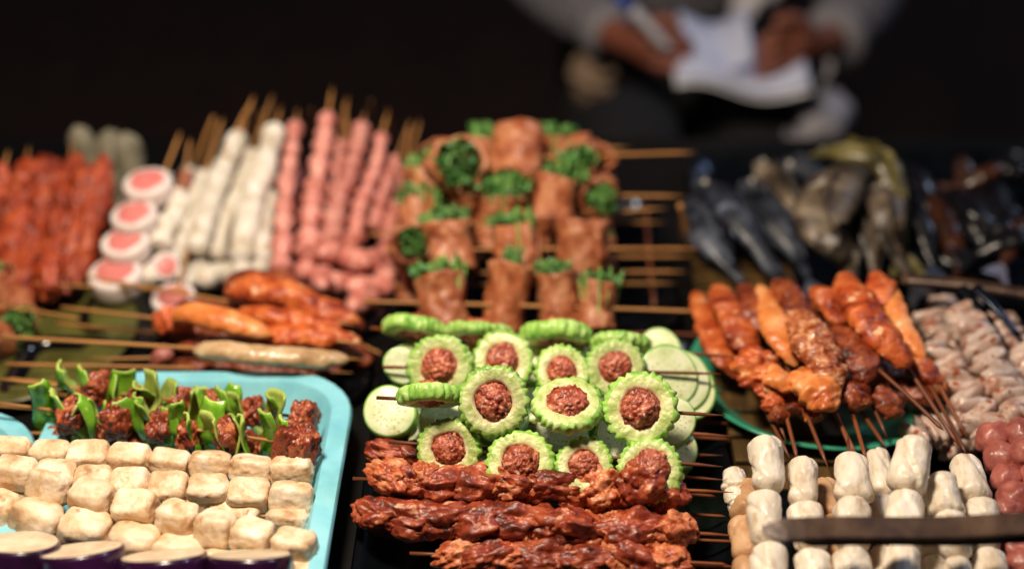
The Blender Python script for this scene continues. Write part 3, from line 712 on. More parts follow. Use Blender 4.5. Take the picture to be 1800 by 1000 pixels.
def lean(kind, label, top, bot, ztop, zbot, wpx, tip, i, mesh=None):
    T, B = W(top[0], top[1], ztop), W(bot[0], bot[1], zbot)
    d = (T - B); tipP = T + d.normalized() * tip
    s = Skewer('sausage_skewer', label, 'sausage skewer', SG[kind], B, tipP, r=.0016, flip=False)
    L = d.length; ms = (wm if kind == 'w' else pm)[i % 4]
    k = wpx / pxm((T + B) / 2) / .0245
    s.at('sausage', ms, (T + B) / 2, RX(rnd(0, 360)) if 0 else RZ(180), (L / .17, k, k))
    return s
lean('w', 'long white sausage standing left of the thickest one', (423, 232), (345, 445), .115, .045, 40, .05, 0)
lean('w', 'thickest white sausage, directly left of the pink ones', (485, 222), (424, 462), .115, .045, 46, .03, 1)
lean('w', 'thin cream sausage behind the long white one', (392, 280), (306, 462), .10, .035, 30, .07, 2)
lean('w', 'short white sausage beside the pink centred fish cakes', (316, 335), (283, 440), .085, .05, 42, .03, 3)
lean('w', 'white sausage half hidden behind the thickest one', (478, 340), (462, 462), .07, .04, 34, .05, 0)
lean('w', 'cream sausage behind the gap between the two tallest white ones', (446, 262), (378, 455), .10, .03, 34, .07, 2)
lean('w', 'thin white sausage squeezed right of the short white one', (362, 300), (330, 400), .09, .05, 32, .06, 1)
lean('p', 'leftmost pink beaded sausage skewer', (521, 214), (494, 482), .118, .040, 40, .025, 0)
lean('p', 'tallest pink beaded sausage skewer with the longest bare tip', (578, 196), (540, 458), .130, .045, 46, .035, 1)
lean('p', 'pink beaded sausage skewer leaning right of the tallest', (638, 212), (580, 440), .122, .05, 44, .02, 2)
lean('p', 'pink beaded sausage skewer, second from the right of the bundle', (672, 235), (622, 425), .11, .045, 36, .03, 3)
lean('p', 'rightmost pink beaded sausage skewer next to the herb rolls', (700, 275), (655, 405), .09, .04, 34, .05, 0)
lean('p', 'pink beaded sausage behind the tallest one, only its tip showing', (600, 245), (575, 420), .10, .04, 34, .06, 1)
lean('p', 'small pink sausage beside the cream ones', (327, 300), (318, 370), .09, .06, 34, .035, 2)
lean('p', 'pink beaded sausage low in the bundle at the right', (712, 310), (680, 430), .07, .03, 34, .08, 3)
# end pieces lying under the bundle
BG = 'short sausage pieces lying under the bundle'
shortw = tube('sausage_piece', 'white_sausage', [(-.028, 0, 0), (0, .002, 0), (.028, 0, 0)], lambda t: .012 * round_end(t, .25), n=20, amp=.1, freq=70)
shortp = tube('sausage_piece', 'pink_sausage', [(-.028, 0, 0), (0, .002, 0), (.028, 0, 0)], lambda t: .0125 * round_end(t, .35) * (1 - .15 * abs(math.cos(t * 6.28))), n=24, amp=.06, freq=60)
for x, y, z, me, a, b, lab in ((283, 478, .03, shortw, 70, -10, 'white end of a sausage above the orange strips, leftmost'), (345, 482, .025, shortw, 80, 0, 'white end of a sausage above the orange strips, second'), (383, 484, .022, shortw, 60, 10, 'white end of a sausage beside the red marinated meat'),
                               (438, 470, .03, shortw, 80, 0, 'white sausage end below the thickest sausage'), (470, 462, .03, shortw, 75, 0, 'white sausage end touching the leftmost pink skewer'), (545, 472, .03, shortp, 80, 0, 'pink sausage piece below the tallest pink skewer'),
                               (570, 490, .03, shortp, 95, 0, 'pink sausage piece hanging over the red meat'), (597, 440, .045, shortp, 50, 0, 'pink sausage piece bent outward in the middle'), (622, 455, .04, shortp, 130, 0, 'pinkish orange sausage piece at the right of the bundle'),
                               (655, 505, .025, shortp, 30, 0, 'pink sausage piece lying near the roll skewers'), (680, 480, .02, shortp, 100, 0, 'dim pink sausage piece deep between the bundles'), (640, 530, .02, shortp, 70, 0, 'dim pink sausage piece behind the orange meat'),
                               (665, 455, .03, shortp, 60, 0, 'pink sausage piece under the rightmost skewer'), (610, 500, .02, shortp, 20, 0, 'pink sausage piece lying crosswise behind the red meat')):
    o = obj('sausage_piece', me, None, W(x, y, z), RZ(a) @ RY(15)); tag(o, lab, 'sausage', BG)
# fill of sausages lying beneath the leaning ones (they carry them)
for k in range(9):
    px = 300 + k * 46
    A, B = W(px, 455, .022), W(px + 35, 300, .05)
    o = obj('sausage', (wm if k < 4 else pm)[k % 4], None, (A + B) / 2, frame(A, B), (.9, .9, .9))
    tag(o, 'dim sausage buried under the leaning bundle, ' + ('beside the fish cakes', 'below the cream sausage', 'below the long white one', 'below the thickest white one', 'below the first pink skewer', 'below the tallest pink skewer', 'below the leaning pink skewer', 'below the last pink skewers', 'nearest the herb rolls')[k], 'sausage', 'sausages buried under the leaning bundle')

# fish cakes with pink centre
def cake(h):
    bm = bmesh.new(); lathe_bm(bm, [(0, -h), (.85, -h), (.97, -h * .85), (1, -h * .5), (1, h * .5), (.97, h * .86), (.86, h), (.4, h * 1.02), (0, h * 1.02)], 40, None, lambda a, k: 1 + .03 * math.sin(2 * a + 1))
    return finish('fish_cake', bm, 'cake_white')
ck = cake(.45)
bm = bmesh.new(); lathe_bm(bm, [(0, -.02), (.68, -.02), (.72, 0), (.68, .02), (0, .035)], 32, None, lambda a, k: 1 + .05 * math.sin(3 * a) + .04 * math.sin(5 * a + 1)); core = finish('pink_centre', bm, 'cake_pink')
def cakes(label, A, B, items, stickB):
    s = Skewer('fish_cake_skewer', label, 'fish cake skewer', 'white fish cake skewers with pink centres', A, B, r=.0016)
    for x, y, z, wpx, tx, tz in items:
        p = W(x, y, z); k = wpx / 2 / pxm(p)
        m = s.at('fish_cake', ck, p, None, (k, k, k), world_rot=RZ(tz) @ RX(tx))
        obj('pink_centre', core, m, (0, 0, .46)); 
cakes('stack of four thick white fish cakes with pink centres, left of the white sausages', W(208, 520, .02), W(316, 236, .12),
      [(262, 332, .094, 84, 12, -12), (238, 388, .076, 80, 12, -10), (222, 436, .058, 82, 12, -8), (205, 492, .036, 92, 12, -4)], None)
cakes('lone white fish cake with pink centre behind the orange strips', W(305, 560, .02), W(330, 440, .06),
      [(307, 532, .025, 76, 14, 5), (290, 470, .04, 52, 50, 30)], None)
# loose skewer tips behind
for x, y, x2, y2 in ((345, 285, 374, 208), (425, 262, 436, 184), (446, 250, 460, 190), (545, 225, 548, 190), (655, 215, 652, 178), (690, 240, 682, 196), (712, 290, 718, 228), (620, 300, 604, 178)):
    A, B = W(x, y, .08), W(x2, y2, .125)
    s = Skewer('loose_stick', 'blurred bare skewer tip rising behind the %s sausages, at %s' % ('white' if x < 500 else 'pink', {345: 'the short white one', 425: 'the long white one', 446: 'the gap between the two tallest', 545: 'the gap left of the tallest', 655: 'the leaning pink one', 690: 'its right end', 712: 'the herb rolls', 620: 'the tallest one'}[x]),
               'stick', 'bare skewer tips behind the sausages', A - (B - A) * .5, B, r=.0015)

# ============================================================ RED HEAP, BACK LEFT
HP = 'red marinated meat skewers heaped at the left'
labs = ['leftmost red meat skewer of the heap, cut by the picture edge', 'red meat skewer, second from left in the heap', 'red meat skewer in the middle of the heap', 'red meat skewer, tallest of the heap', 'red meat skewer with a pale fatty piece near the right', 'rightmost red meat skewer of the heap beside the fish cakes', 'red meat skewer lying low across the front of the heap', 'red meat skewer buried in the back of the heap']
for i, (tx, ty, bx, by) in enumerate(((5, 310, -30, 480), (45, 295, 15, 490), (85, 290, 55, 505), (122, 285, 85, 500), (152, 300, 120, 495), (182, 300, 140, 480), (60, 400, 30, 540), (95, 330, 110, 440))):
    A, B = W(bx, by, .03 + .01 * (i % 2)), W(tx, ty, .095 if i < 6 else .06)
    s = Skewer('meat_skewer', labs[i], 'meat skewer', HP, A, B + (B - A).normalized() * (.035 if i in (0, 1, 3) else .012))
    n = 5 if i < 6 else 6
    for k in range(n):
        s.at('meat_piece', pick('heap'), A + (B - A) * ((k + .4) / n), RX(rnd(0, 360)) @ RZ(rnd(-24, 24)), (rnd(.95, 1.5), rnd(.6, 1.2), rnd(.6, 1.2)))
# pale blurred items behind
pi_ = [tube('dumpling_strip', 'pale_item', [(-.06, 0, 0), (0, .006, 0), (.06, 0, 0)], lambda t: .016 * round_end(t, .2), seed=i, n=24, amp=.25, freq=40) for i in range(2)]
for i, (a, b, lab) in enumerate((((150, 278), (172, 350), 'pale blurred vegetable strip behind the red heap, left one'), ((196, 275), (210, 365), 'pale blurred vegetable strip behind the red heap, middle one'), ((222, 290), (225, 360), 'pale blurred vegetable strip nearest the fish cakes'))):
    A, B = W(*a, .075), W(*b, .03); o = obj('vegetable_strip', pi_[i % 2], None, (A + B) / 2, frame(A, B), (1, .95, .95)); tag(o, lab, 'vegetable', 'pale vegetable strips')

# ============================================================ ORANGE MARINATED MEAT ON THE LEFT
OG = 'orange marinated meat skewers above the blue tray'
def strip(name, mat, pts_px, rads, seed, flat=.75, amp=.12, ridge=.05, freq=45, n=90, m=32, root=None, lab=None, z=None):
    P = [W(*p) for p in pts_px]; c = sum(P, Vector()) / len(P)
    def rad(t):
        u = t * (len(rads) - 1); k = min(int(u), len(rads) - 2); f = u - k; f = f * f * (3 - 2 * f)
        return (rads[k] * (1 - f) + rads[k + 1] * f) * .83 * max(.02, round_end(t, .1))
    return c, tube(name, mat, [p - c for p in P], rad, seed, n, m, amp * 1.6 + .05, freq, flat * .85, ridge * 1.8 + .05)
def strip_skewer(label, group, cat, name, A, B, strips, mat='bamboo', r=.0016):
    s = Skewer(name, label, cat, group, A, B, mat=mat, r=r)
    for st in strips:
        c, me = strip(*st); s.at(st[0], me, c, world_rot=Matrix.Identity(3))
    return s
strip_skewer('big dark red marinated meat piece lying across the top', OG, 'meat skewer', 'marinated_meat_skewer', W(150, 486, .045), W(625, 572, .05),
  [('meat_piece', 'orange_meat', [(395, 515, .055), (450, 503, .065), (520, 522, .062), (585, 550, .05), (632, 565, .045)], [.014, .022, .023, .018, .008], 1), ('meat_piece', 'orange_meat', [(420, 545, .062), (480, 553, .064), (550, 566, .055), (600, 575, .05)], [.008, .013, .013, .006], 52), ('meat_piece', 'brown_meat', [(395, 500, .06), (430, 490, .068), (490, 495, .066), (550, 520, .055)], [.008, .014, .016, .008], 2)])
strip_skewer('bright orange shiny pepper shaped piece with red meat behind it', OG, 'meat skewer', 'marinated_meat_skewer', W(108, 540, .05), W(640, 605, .055),
  [('pepper_strip', 'pale_orange', [(305, 555, .068), (340, 552, .074), (400, 565, .074), (450, 580, .068), (482, 590, .062)], [.011, .0165, .0165, .012, .004], 3, .85, .04, 0), ('meat_piece', 'orange_meat', [(272, 560, .05), (300, 560, .055), (340, 572, .056)], [.010, .017, .010], 4, .9, .25, .15, 60),
   ('meat_piece', 'orange_meat', [(440, 588, .05), (500, 590, .055), (570, 590, .055), (635, 600, .045)], [.010, .016, .016, .008], 5)])
strip_skewer('long pale sausage in a thin casing just behind the blue tray rim', OG, 'meat skewer', 'marinated_meat_skewer', W(0, 592, .055), W(640, 632, .05),
  [('sausage', 'casing', [(340, 615, .060), (400, 618, .064), (480, 626, .064), (560, 630, .058), (615, 632, .052)], [.010, .0125, .0125, .0115, .008], 6, .9, .08, 0), ('meat_piece', 'brown_meat', [(310, 612, .045), (380, 605, .045), (470, 612, .045), (560, 612, .042)], [.008, .014, .014, .008], 7)], r=.0018)
strip_skewer('dark marinated strip buried under the orange pieces', OG, 'meat skewer', 'marinated_meat_skewer', W(100, 568, .03), W(640, 625, .03),
  [('meat_piece', 'brown_meat', [(270, 575, .03), (380, 590, .03), (500, 600, .03), (620, 610, .03)], [.016, .022, .022, .014], 8), ('meat_piece', 'brown_meat', [(300, 540, .025), (420, 550, .03), (520, 560, .03), (640, 575, .03)], [.014, .022, .022, .016], 18)])
strip_skewer('dark marinated strip with a pink end squeezed against the tray rim', OG, 'meat skewer', 'marinated_meat_skewer', W(10, 640, .035), W(620, 655, .03),
  [('meat_piece', 'pink_ball', [(270, 640, .02), (285, 625, .03), (300, 612, .035)], [.010, .014, .010], 9), ('meat_piece', 'brown_meat', [(300, 640, .028), (400, 645, .03), (520, 650, .028), (600, 648, .028)], [.012, .016, .016, .012], 10)])
strip_skewer('dim marinated strip in the gap between tray and roll skewers', OG, 'meat skewer', 'marinated_meat_skewer', W(560, 575, .02), W(665, 620, .02),
  [('meat_piece', 'brown_meat', [(560, 590, .02), (600, 605, .025), (650, 640, .02)], [.012, .018, .012], 11)])
for lab, a, b, z in (('bare stick end low at the left edge, behind the pepper skewers', (0, 664), (250, 690), .03), ('bare stick end left edge, just above the blue tray corner', (0, 714), (110, 722), .035), ('bare stick crossing the leaf plate', (30, 497), (330, 512), .04), ('bare stick lying under the long one at the left', (150, 632), (300, 628), .03)):
    s = Skewer('loose_stick', lab, 'stick', 'bare stick ends at the left edge', W(*b, z), W(*a, z))
# far left dark herb roll and its leaf plate
bm = bmesh.new(); lathe_bm(bm, [(0, 0), (.07, 0), (.115, .012), (.12, .014), (.118, .016), (.07, .004), (0, .004)], 48)
o = obj('leaf_plate', finish('leaf_plate', bm, 'leaf_plate'), None, W(20, 610, .003), RX(0)); tag(o, 'olive green plate under the stick ends at the left edge', 'plate')
s = Skewer('meat_roll_skewer', 'dark meat roll with green herbs at the far left edge', 'meat roll skewer', HG, W(-60, 530, .05), W(140, 560, .05))
for x, y, ang, h in ((-25, 515, 60, .8), (30, 545, 175, .9), (5, 500, 120, .0), (-20, 590, 140, .8)):
    p = W(x, y, .035); m = s.at('meat_roll', pick('roll'), p, None, (.018, .022, .018), world_rot=RZ(rnd(-30, 30)) @ RX(ang))
    if h: obj('herb_bundle', pick('herb'), m, (0, 0, 0), None, (h, 1, h))

# ============================================================ GREEN PLATE WITH ORANGE SKEWERS
PC = W(1440, 662, .03)
bm = bmesh.new(); lathe_bm(bm, [(0, 0), (.055, 0), (.06, .003), (.085, .012), (.103, .025), (.109, .0275), (.1105, .026), (.108, .0235), (.09, .0095), (.062, -.001), (.055, -.003), (0, -.003)], 72)
o = obj('green_plate', finish('green_plate', bm, 'plate'), None, (PC.x, PC.y, TZ + .008), None, 1.05); tag(o, 'round green plate under the fan of orange marinated skewers', 'plate')
GG = 'orange marinated meat skewers fanned on the green plate'
def fan(label, top, bot, tip, zt, zb, strips, ztip=.05):
    A, B = W(*tip, ztip), W(*top, zt); 
    return strip_skewer(label, GG, 'meat skewer', 'marinated_meat_skewer', B, A, strips, mat='dark_bamboo', r=.0017)
fan('leftmost orange strip skewer on the green plate, flat and ridged', (1238, 520), (1290, 650), (1392, 812), .06, .04,
    [('meat_piece', 'orange_meat', [(1222, 512, .060), (1240, 560, .062), (1265, 620, .058), (1295, 665, .045)], [.008, .014, .016, .006], 21, .5, .1, .06)])
fan('wide red orange strip skewer, second from the left on the plate', (1270, 500), (1330, 600), (1380, 770), .075, .055,
    [('meat_piece', 'orange_meat', [(1262, 500, .075), (1280, 540, .080), (1305, 590, .072), (1330, 625, .062)], [.010, .017, .018, .010], 22, .6, .1, .06), ('meat_piece', 'brown_meat', [(1310, 500, .078), (1325, 540, .084), (1345, 585, .075)], [.010, .016, .010], 23, .6)])
fan('skewer with a curled bright orange lump at its lower end, left on the plate', (1350, 620), (1365, 710), (1402, 808), .075, .06,
    [('meat_piece', 'orange_meat', [(1325, 610, .080), (1330, 650, .078), (1350, 690, .066), (1362, 725, .058)], [.012, .020, .014, .008], 24, .8, .3, .2, 55), ('meat_piece', 'pale_orange', [(1352, 640, .080), (1370, 665, .08), (1385, 690, .075)], [.008, .012, .006], 25, .7, .2, .1), ('meat_piece', 'brown_meat', [(1350, 735, .055), (1368, 728, .06), (1382, 738, .055)], [.006, .014, .008], 26, .8, .2, .1)])
fan('skewer with a long glossy orange strip running down the middle of the plate', (1330, 520), (1400, 650), (1455, 820), .085, .07,
    [('meat_piece', 'pale_orange', [(1335, 500, .085), (1358, 560, .09), (1380, 610, .084), (1400, 645, .074)], [.008, .015, .014, .006], 27, .7, .1, .04), ('meat_piece', 'brown_meat', [(1390, 690, .06), (1392, 725, .058)], [.008, .010], 28)])
fan('crumbly speckled meat skewer in the centre of the plate', (1375, 500), (1445, 660), (1500, 800), .09, .075,
    [('meat_piece', 'brown_meat', [(1365, 495, .085), (1385, 520, .092), (1415, 560, .092)], [.009, .016, .012], 29, .8, .2, .1), ('meat_piece', 'crumb_meat', [(1395, 545, .092), (1430, 600, .096), (1455, 650, .086), (1470, 690, .074)], [.012, .021, .019, .010], 30, .8, .16, .06, 80)])
fan('skewer ending in a smooth orange lump above two sticks', (1400, 600), (1435, 700), (1508, 805), .07, .07,
    [('meat_piece', 'pale_orange', [(1408, 650, .075), (1425, 675, .080), (1455, 700, .078), (1470, 720, .07)], [.010, .020, .020, .008], 31, .8, .2, .1), ('meat_piece', 'orange_meat', [(1420, 715, .06), (1432, 740, .055)], [.010, .010], 32, .8, .2, .1)])
fan('dark brown charred meat skewer right of the speckled one', (1440, 510), (1515, 650), (1560, 770), .085, .07,
    [('meat_piece', 'orange_meat', [(1432, 508, .085), (1455, 530, .09), (1478, 570, .088)], [.009, .016, .010], 33, .8, .2, .1), ('meat_piece', 'brown_meat', [(1470, 575, .085), (1495, 610, .088), (1520, 650, .082), (1535, 668, .076)], [.010, .018, .017, .009], 34, .8, .15, .1)])
fan('dark red end piece hanging over the plate rim', (1470, 640), (1500, 710), (1520, 800), .06, .05,
    [('meat_piece', 'beef', [(1480, 670, .065), (1500, 695, .065), (1512, 722, .058)], [.010, .018, .012], 35, .8, .2, .15), ('meat_piece', 'brown_meat', [(1540, 680, .06), (1560, 705, .062), (1575, 735, .055)], [.010, .016, .012], 36, .8, .15, .1)])
fan('long smooth orange sausage shaped skewer, tallest on the plate', (1490, 490), (1600, 640), (1690, 790), .10, .075,
    [('meat_piece', 'orange_meat', [(1482, 482, .098), (1508, 535, .105), (1548, 590, .098), (1600, 645, .082)], [.012, .020, .019, .013], 37, .8, .08, .04)])
fan('slim orange skewer along the right side of the plate', (1545, 485), (1600, 600), (1700, 770), .095, .07,
    [('meat_piece', 'orange_meat', [(1540, 480, .095), (1548, 505, .10), (1560, 540, .096)], [.008, .014, .008], 38, .8, .12, .06), ('meat_piece', 'pale_orange', [(1565, 500, .095), (1572, 540, .094), (1600, 590, .086), (1625, 630, .078)], [.007, .012, .010, .006], 39, .8, .1, .05)])
fan('rightmost orange skewer, its lower half resting beside the squid', (1590, 600), (1640, 680), (1700, 800), .07, .055,
    [('meat_piece', 'orange_meat', [(1590, 610, .07), (1620, 645, .07), (1645, 670, .062), (1660, 690, .055)], [.010, .015, .014, .008], 40, .8, .12, .06), ('meat_piece', 'brown_meat', [(1590, 670, .055), (1615, 690, .055), (1640, 705, .05)], [.010, .014, .010], 41, .8, .12, .06)])
fan('orange scrap skewer low on the plate under the speckled meat', (1400, 560), (1450, 640), (1560, 790), .045, .04,
    [('meat_piece', 'brown_meat', [(1300, 640, .035), (1400, 650, .045), (1500, 650, .045), (1590, 650, .04)], [.018, .028, .028, .018], 42, .7, .15, .1), ('meat_piece', 'brown_meat', [(1290, 570, .04), (1380, 570, .055), (1480, 570, .06), (1570, 580, .05)], [.018, .03, .03, .018], 43, .7, .15, .1)])
fan('bare looking stick lying above all others on the right', (1545, 650), (1600, 690), (1665, 762), .085, .08, [], ztip=.075)

# ============================================================ WHITE ROLLS, FRONT RIGHT
WG = 'skewers of white rolled fish pieces at the front right'
def wroll(i):
    rs = random.Random(700 + i); ph = rs.uniform(0, 6)
    st = rs.uniform(.5, 1.4) * rs.choice((-1, 1))
    return tube('white_roll', 'white_roll', [(-.024, 0, 0), (-.008, rs.uniform(-.001, .001), 0), (.008, 0, rs.uniform(-.001, .001)), (.024, 0, 0)],
                lambda t: .0158 * (round_end(t, .16) * .92 + .08) * (1 + .08 * math.sin(t * 4 + ph)), seed=i + 40, n=34, m=40, amp=.12, freq=38, ridge=.04, r2=lambda t, a: 1 - .17 * max(0, 1 - (((a + st * t * 3 + ph) % 3.1416) / .55)) - .03 * math.sin(a * 3 + t * 6 + ph))
variants('wroll', 6, wroll)
def wcol(label, pts, wpx, z, n, tip=.05, mat=None):
    T, B = W(*pts[0], z[0]), W(*pts[1], z[1]); d = (B - T)
    s = Skewer('fish_roll_skewer', label, 'fish roll skewer', WG, B + d.normalized() * .03, T - d.normalized() * tip, mat='dark_bamboo')
    n = max(2, n - 1); L = d.length / n
    for k in range(n):
        p = T + d * ((k + .5) / n) + Vector((rnd(-.002, .002), 0, rnd(-.001, .001))); w_ = wpx * 1.05 / pxm(p) / .0316
        o = s.at('white_roll', pick('wroll'), p, RX(rnd(0, 360)) @ RZ(rnd(-8, 8)), (L / .0475, w_ * rnd(.93, 1.05), w_ * rnd(.93, 1.05)))
        if mat: o.data = o.data.copy(); o.data.materials[0] = M[mat]
wcol('white roll skewer at the far left of the corner, topmost piece standing tall', ((1342, 775), (1352, 1060)), 58, (.085, .045), 4, .0)
wcol('tan roll skewer lying low at the left under the first white one', ((1312, 850), (1318, 1060)), 52, (.045, .03), 4, .0, 'tan_roll')
wcol('second white roll skewer from the left, right under the crossing sticks', ((1402, 812), (1440, 1060)), 56, (.07, .045), 4, .01)
wcol('white roll skewer with a long wrapped top piece, left of the middle', ((1492, 800), (1500, 1060)), 58, (.08, .045), 4, .02)
wcol('tallest white roll skewer with the pointed top piece', ((1608, 775), (1575, 1060)), 64, (.095, .045), 4, .0)
wcol('white roll skewer, second from the right, above the iron bar', ((1655, 835), (1690, 1060)), 54, (.075, .045), 4, .0)
wcol('rightmost greyish white roll skewer', ((1700, 805), (1752, 1060)), 58, (.065, .04), 4, .0)
wcol('shadowed white roll skewer between the middle ones, deep in the tray', ((1550, 795), (1545, 1060)), 46, (.045, .03), 4, .0)
wcol('shadowed tan roll skewer behind the second one', ((1455, 850), (1470, 1060)), 46, (.04, .03), 4, .0, 'tan_roll')
wcol('short pale roll skewer peeping out left of the tall first one', ((1295, 825), (1300, 900)), 40, (.05, .04), 2, .0)
wcol('shadowed white roll skewer under the two right ones', ((1625, 850), (1650, 1060)), 46, (.04, .03), 4, .0)
# dark iron bar across
p0, p1 = W(1345, 935, .105), W(1860, 922, .105)
bm = bmesh.new(); Lb = (p1 - p0).length; n = 16; rings = []
for i in range(n + 1):
    x = Lb * i / n; e = min(1, .25 + i / 1.6) ; hh = .0085 * (1 if i else .5); zz = .0035 * e
    dx = 0; rings.append([bm.verts.new((x + q[0], q[1] * hh, q[2] * zz + .002 * math.sin(i * .5))) for q in ((0, -1, -1), (-.003 if i == 0 else 0, 1, -1), (-.003 if i == 0 else 0, 1, 1), (0, -1, 1))])
for i in range(n):
    for j in range(4): bm.faces.new((rings[i][j], rings[i][(j + 1) % 4], rings[i + 1][(j + 1) % 4], rings[i + 1][j]))
bm.faces.new(rings[0][::-1]); bm.faces.new(rings[-1])
bmesh.ops.bevel(bm, geom=[e for e in bm.edges], offset=.0009, segments=2, affect='EDGES')
bmesh.ops.recalc_face_normals(bm, faces=bm.faces)
bar = tag(empty('iron_tongs', p0, frame(p0, p1)), 'dark flat iron tongs lying across the white rolls in the front right corner', 'tongs')
bme = finish('tong_arm', bm, 'bar', False)
obj('tong_arm', bme, bar, (0, 0, 0), RX(22)); obj('tong_arm', bme, bar, (.02, .006, -.008), RX(22) @ RZ(-.3))

# ============================================================ SQUID, PINK BALLS, RIGHT
QG = 'skewers of scored white squid pieces at the right'
def squid(label, a, b, z, n, k=1.0):
    A, B = W(*a, z[0]), W(*b, z[1]); s = Skewer('squid_skewer', label, 'squid skewer', QG, A, B, mat='dark_bamboo')
    for i in range(n):
        s.frac('squid_piece', pick('squid'), (i + .5) / n, RZ(rnd(-24, 24)) @ RX(rnd(-25, 25)) @ RY(rnd(-12, 12)), (k * (A - B).length / n / .0135 * rnd(.85, 1), k * rnd(.9, 1.15), k * rnd(.9, 1.1)))
squid('squid skewer rising to the crossed tongs, longest of them', (1690, 545), (1812, 765), (.07, .045), 13, 1.15)
squid('squid skewer directly right of the orange meat', (1640, 610), (1745, 772), (.055, .04), 11, 1.15)
squid('squid skewer at the right picture edge', (1750, 560), (1870, 720), (.06, .04), 11, 1.15)
squid('squid skewer lying low at the bottom, behind the white rolls', (1600, 770), (1720, 735), (.035, .035), 9, 1.0)
squid('squid skewer whose upper end touches the plate', (1625, 555), (1700, 640), (.05, .04), 7, 1.0)
squid('squid skewer at the very back, next to the dark tongs', (1650, 530), (1700, 570), (.04, .04), 5, .9)
squid('squid skewer buried between the longer ones', (1690, 630), (1800, 790), (.03, .02), 11, 1.2)
squid('squid skewer buried under the one beside the orange meat', (1620, 690), (1700, 800), (.025, .02), 8, 1.2)
squid('squid skewer buried under the one at the right picture edge', (1760, 600), (1880, 760), (.03, .02), 11, 1.2)
BGr = 'pink sausage ball skewers at the right edge'
for i, (a, b, z0, n, lab) in enumerate((((1745, 755), (1790, 900), .055, 4, 'pink ball skewer nearest the white rolls'), ((1790, 745), (1850, 900), .065, 4, 'pink ball skewer at the right picture edge'), ((1765, 890), (1805, 1010), .045, 4, 'pink ball skewer low in the corner behind the iron tongs'), ((1760, 780), (1830, 930), .03, 5, 'pink ball skewer buried under the two others'))):
    A, B = W(*a, z0), W(*b, z0 - .01); s = Skewer('ball_skewer', lab, 'ball skewer', BGr, A, B, mat='dark_bamboo')
    for k in range(n): s.frac('sausage_ball', pick('pball'), (k + .5) / n, RX(rnd(0, 360)), rnd(.82, 1.0))

# ============================================================ DARK FISH AND EGGPLANTS AT THE BACK RIGHT
FG = 'whole dark fish heaped at the back right'
def fish(label, mat, pts, rmax, seed, flat=1.3, fins=True, belly=None, prof=None):
    P = [W(*p) for p in pts]; c = P[0]
    root = tag(empty('raw_fish', c), label, 'fish', FG)
    prof = prof or [.3, .75, 1, 1, .9, .7, .45, .25, .18]
    def rad(t):
        u = t * (len(prof) - 1); k = min(int(u), len(prof) - 2); f = u - k
        return rmax * (prof[k] * (1 - f) + prof[k + 1] * f) * max(.05, round_end(t, .03))
    mats = [mat, belly or 'fish_belly']
    loc = [p - c for p in P]
    obj('body', tube('body', mats, loc, rad, seed, 60, 28, .26, 13, .58, 0, (lambda t, j: 1 if .62 < j < .82 and t < .8 else 0)), root)
    # tail fin
    d = (loc[-1] - loc[-2]).normalized(); sd_ = d.cross(Vector((0, 0, 1))).normalized(); e = loc[-1]
    bm = bmesh.new(); th = Vector((0, 0, .0012)); tp = []
    out = [e, e + d * .018 + sd_ * .016, e + d * .03 + sd_ * .02, e + d * .02, e + d * .03 - sd_ * .02, e + d * .018 - sd_ * .016]
    a = [bm.verts.new(p + th) for p in out]; b = [bm.verts.new(p - th) for p in out]
    bm.faces.new(a); bm.faces.new(b[::-1])
    for i in range(6): bm.faces.new((a[i], a[(i + 1) % 6], b[(i + 1) % 6], b[i]))
    bmesh.ops.recalc_face_normals(bm, faces=bm.faces)
    obj('tail_fin', finish('tail_fin', bm, mat, False), root)
    # dorsal fin: a ragged low crest along the back
    bp = bez(loc, 24); bm = bmesh.new(); pr_ = None
    for i in range(6, 20):
        t_ = i / 24; dd = (bp[i + 1] - bp[i - 1]).normalized(); u_ = dd.cross(Vector((0, 0, 1))).normalized().cross(dd).normalized()
        base_ = bp[i] + u_ * rad(t_) * .62; top_ = base_ + u_ * (.006 + .002 * math.sin(i * 2.3)) + dd * .004; w_ = dd.cross(u_) * .0009
        cur = [bm.verts.new(p) for p in (base_ - w_, base_ + w_, top_ + w_ * .4, top_ - w_ * .4)]
        if pr_:
            for j in range(4): bm.faces.new((pr_[j], pr_[(j + 1) % 4], cur[(j + 1) % 4], cur[j]))
        pr_ = cur
    bmesh.ops.recalc_face_normals(bm, faces=bm.faces)
    obj('dorsal_fin', finish('dorsal_fin', bm, mat, False), root)
    # eye
    h = (loc[1] - loc[0]).normalized(); ep = loc[0] + h * .016 + Vector((0, -rmax * .45, rmax * .55))
    bm = bmesh.new(); bmesh.ops.create_uvsphere(bm, u_segments=12, v_segments=8, radius=.0035)
    obj('eye', finish('eye', bm, 'fish_belly'), root, ep)
fish('blue grey fish with a bright shine on its head, leftmost of the heap', 'fish_dark', [(1222, 322, .075), (1270, 350, .08), (1318, 410, .07), (1362, 480, .045), (1378, 500, .035)], .020, 1)
fish('dark blue fish hanging below the leftmost one', 'fish_dark', [(1225, 345, .05), (1238, 395, .055), (1268, 450, .045), (1310, 500, .03)], .022, 2)
fish('dark fish in the gap between the blue grey and the brown one', 'fish_dark', [(1310, 320, .06), (1350, 370, .065), (1395, 430, .055), (1420, 490, .03)], .024, 3)
fish('brown fish with a pale belly lying diagonal behind the blue ones', 'fish_brown', [(1330, 285, .075), (1365, 315, .085), (1395, 360, .08), (1425, 400, .07)], .016, 4)
fish('big brown fish with a pale belly bent above the orange skewers', 'fish_brown', [(1530, 285, .10), (1470, 330, .105), (1448, 400, .09), (1490, 460, .06), (1500, 500, .045)], .026, 5)
fish('olive fish arching over the top of the heap', 'fish_olive', [(1425, 275, .09), (1490, 268, .115), (1555, 290, .11), (1582, 360, .085), (1590, 440, .05)], .018, 6)
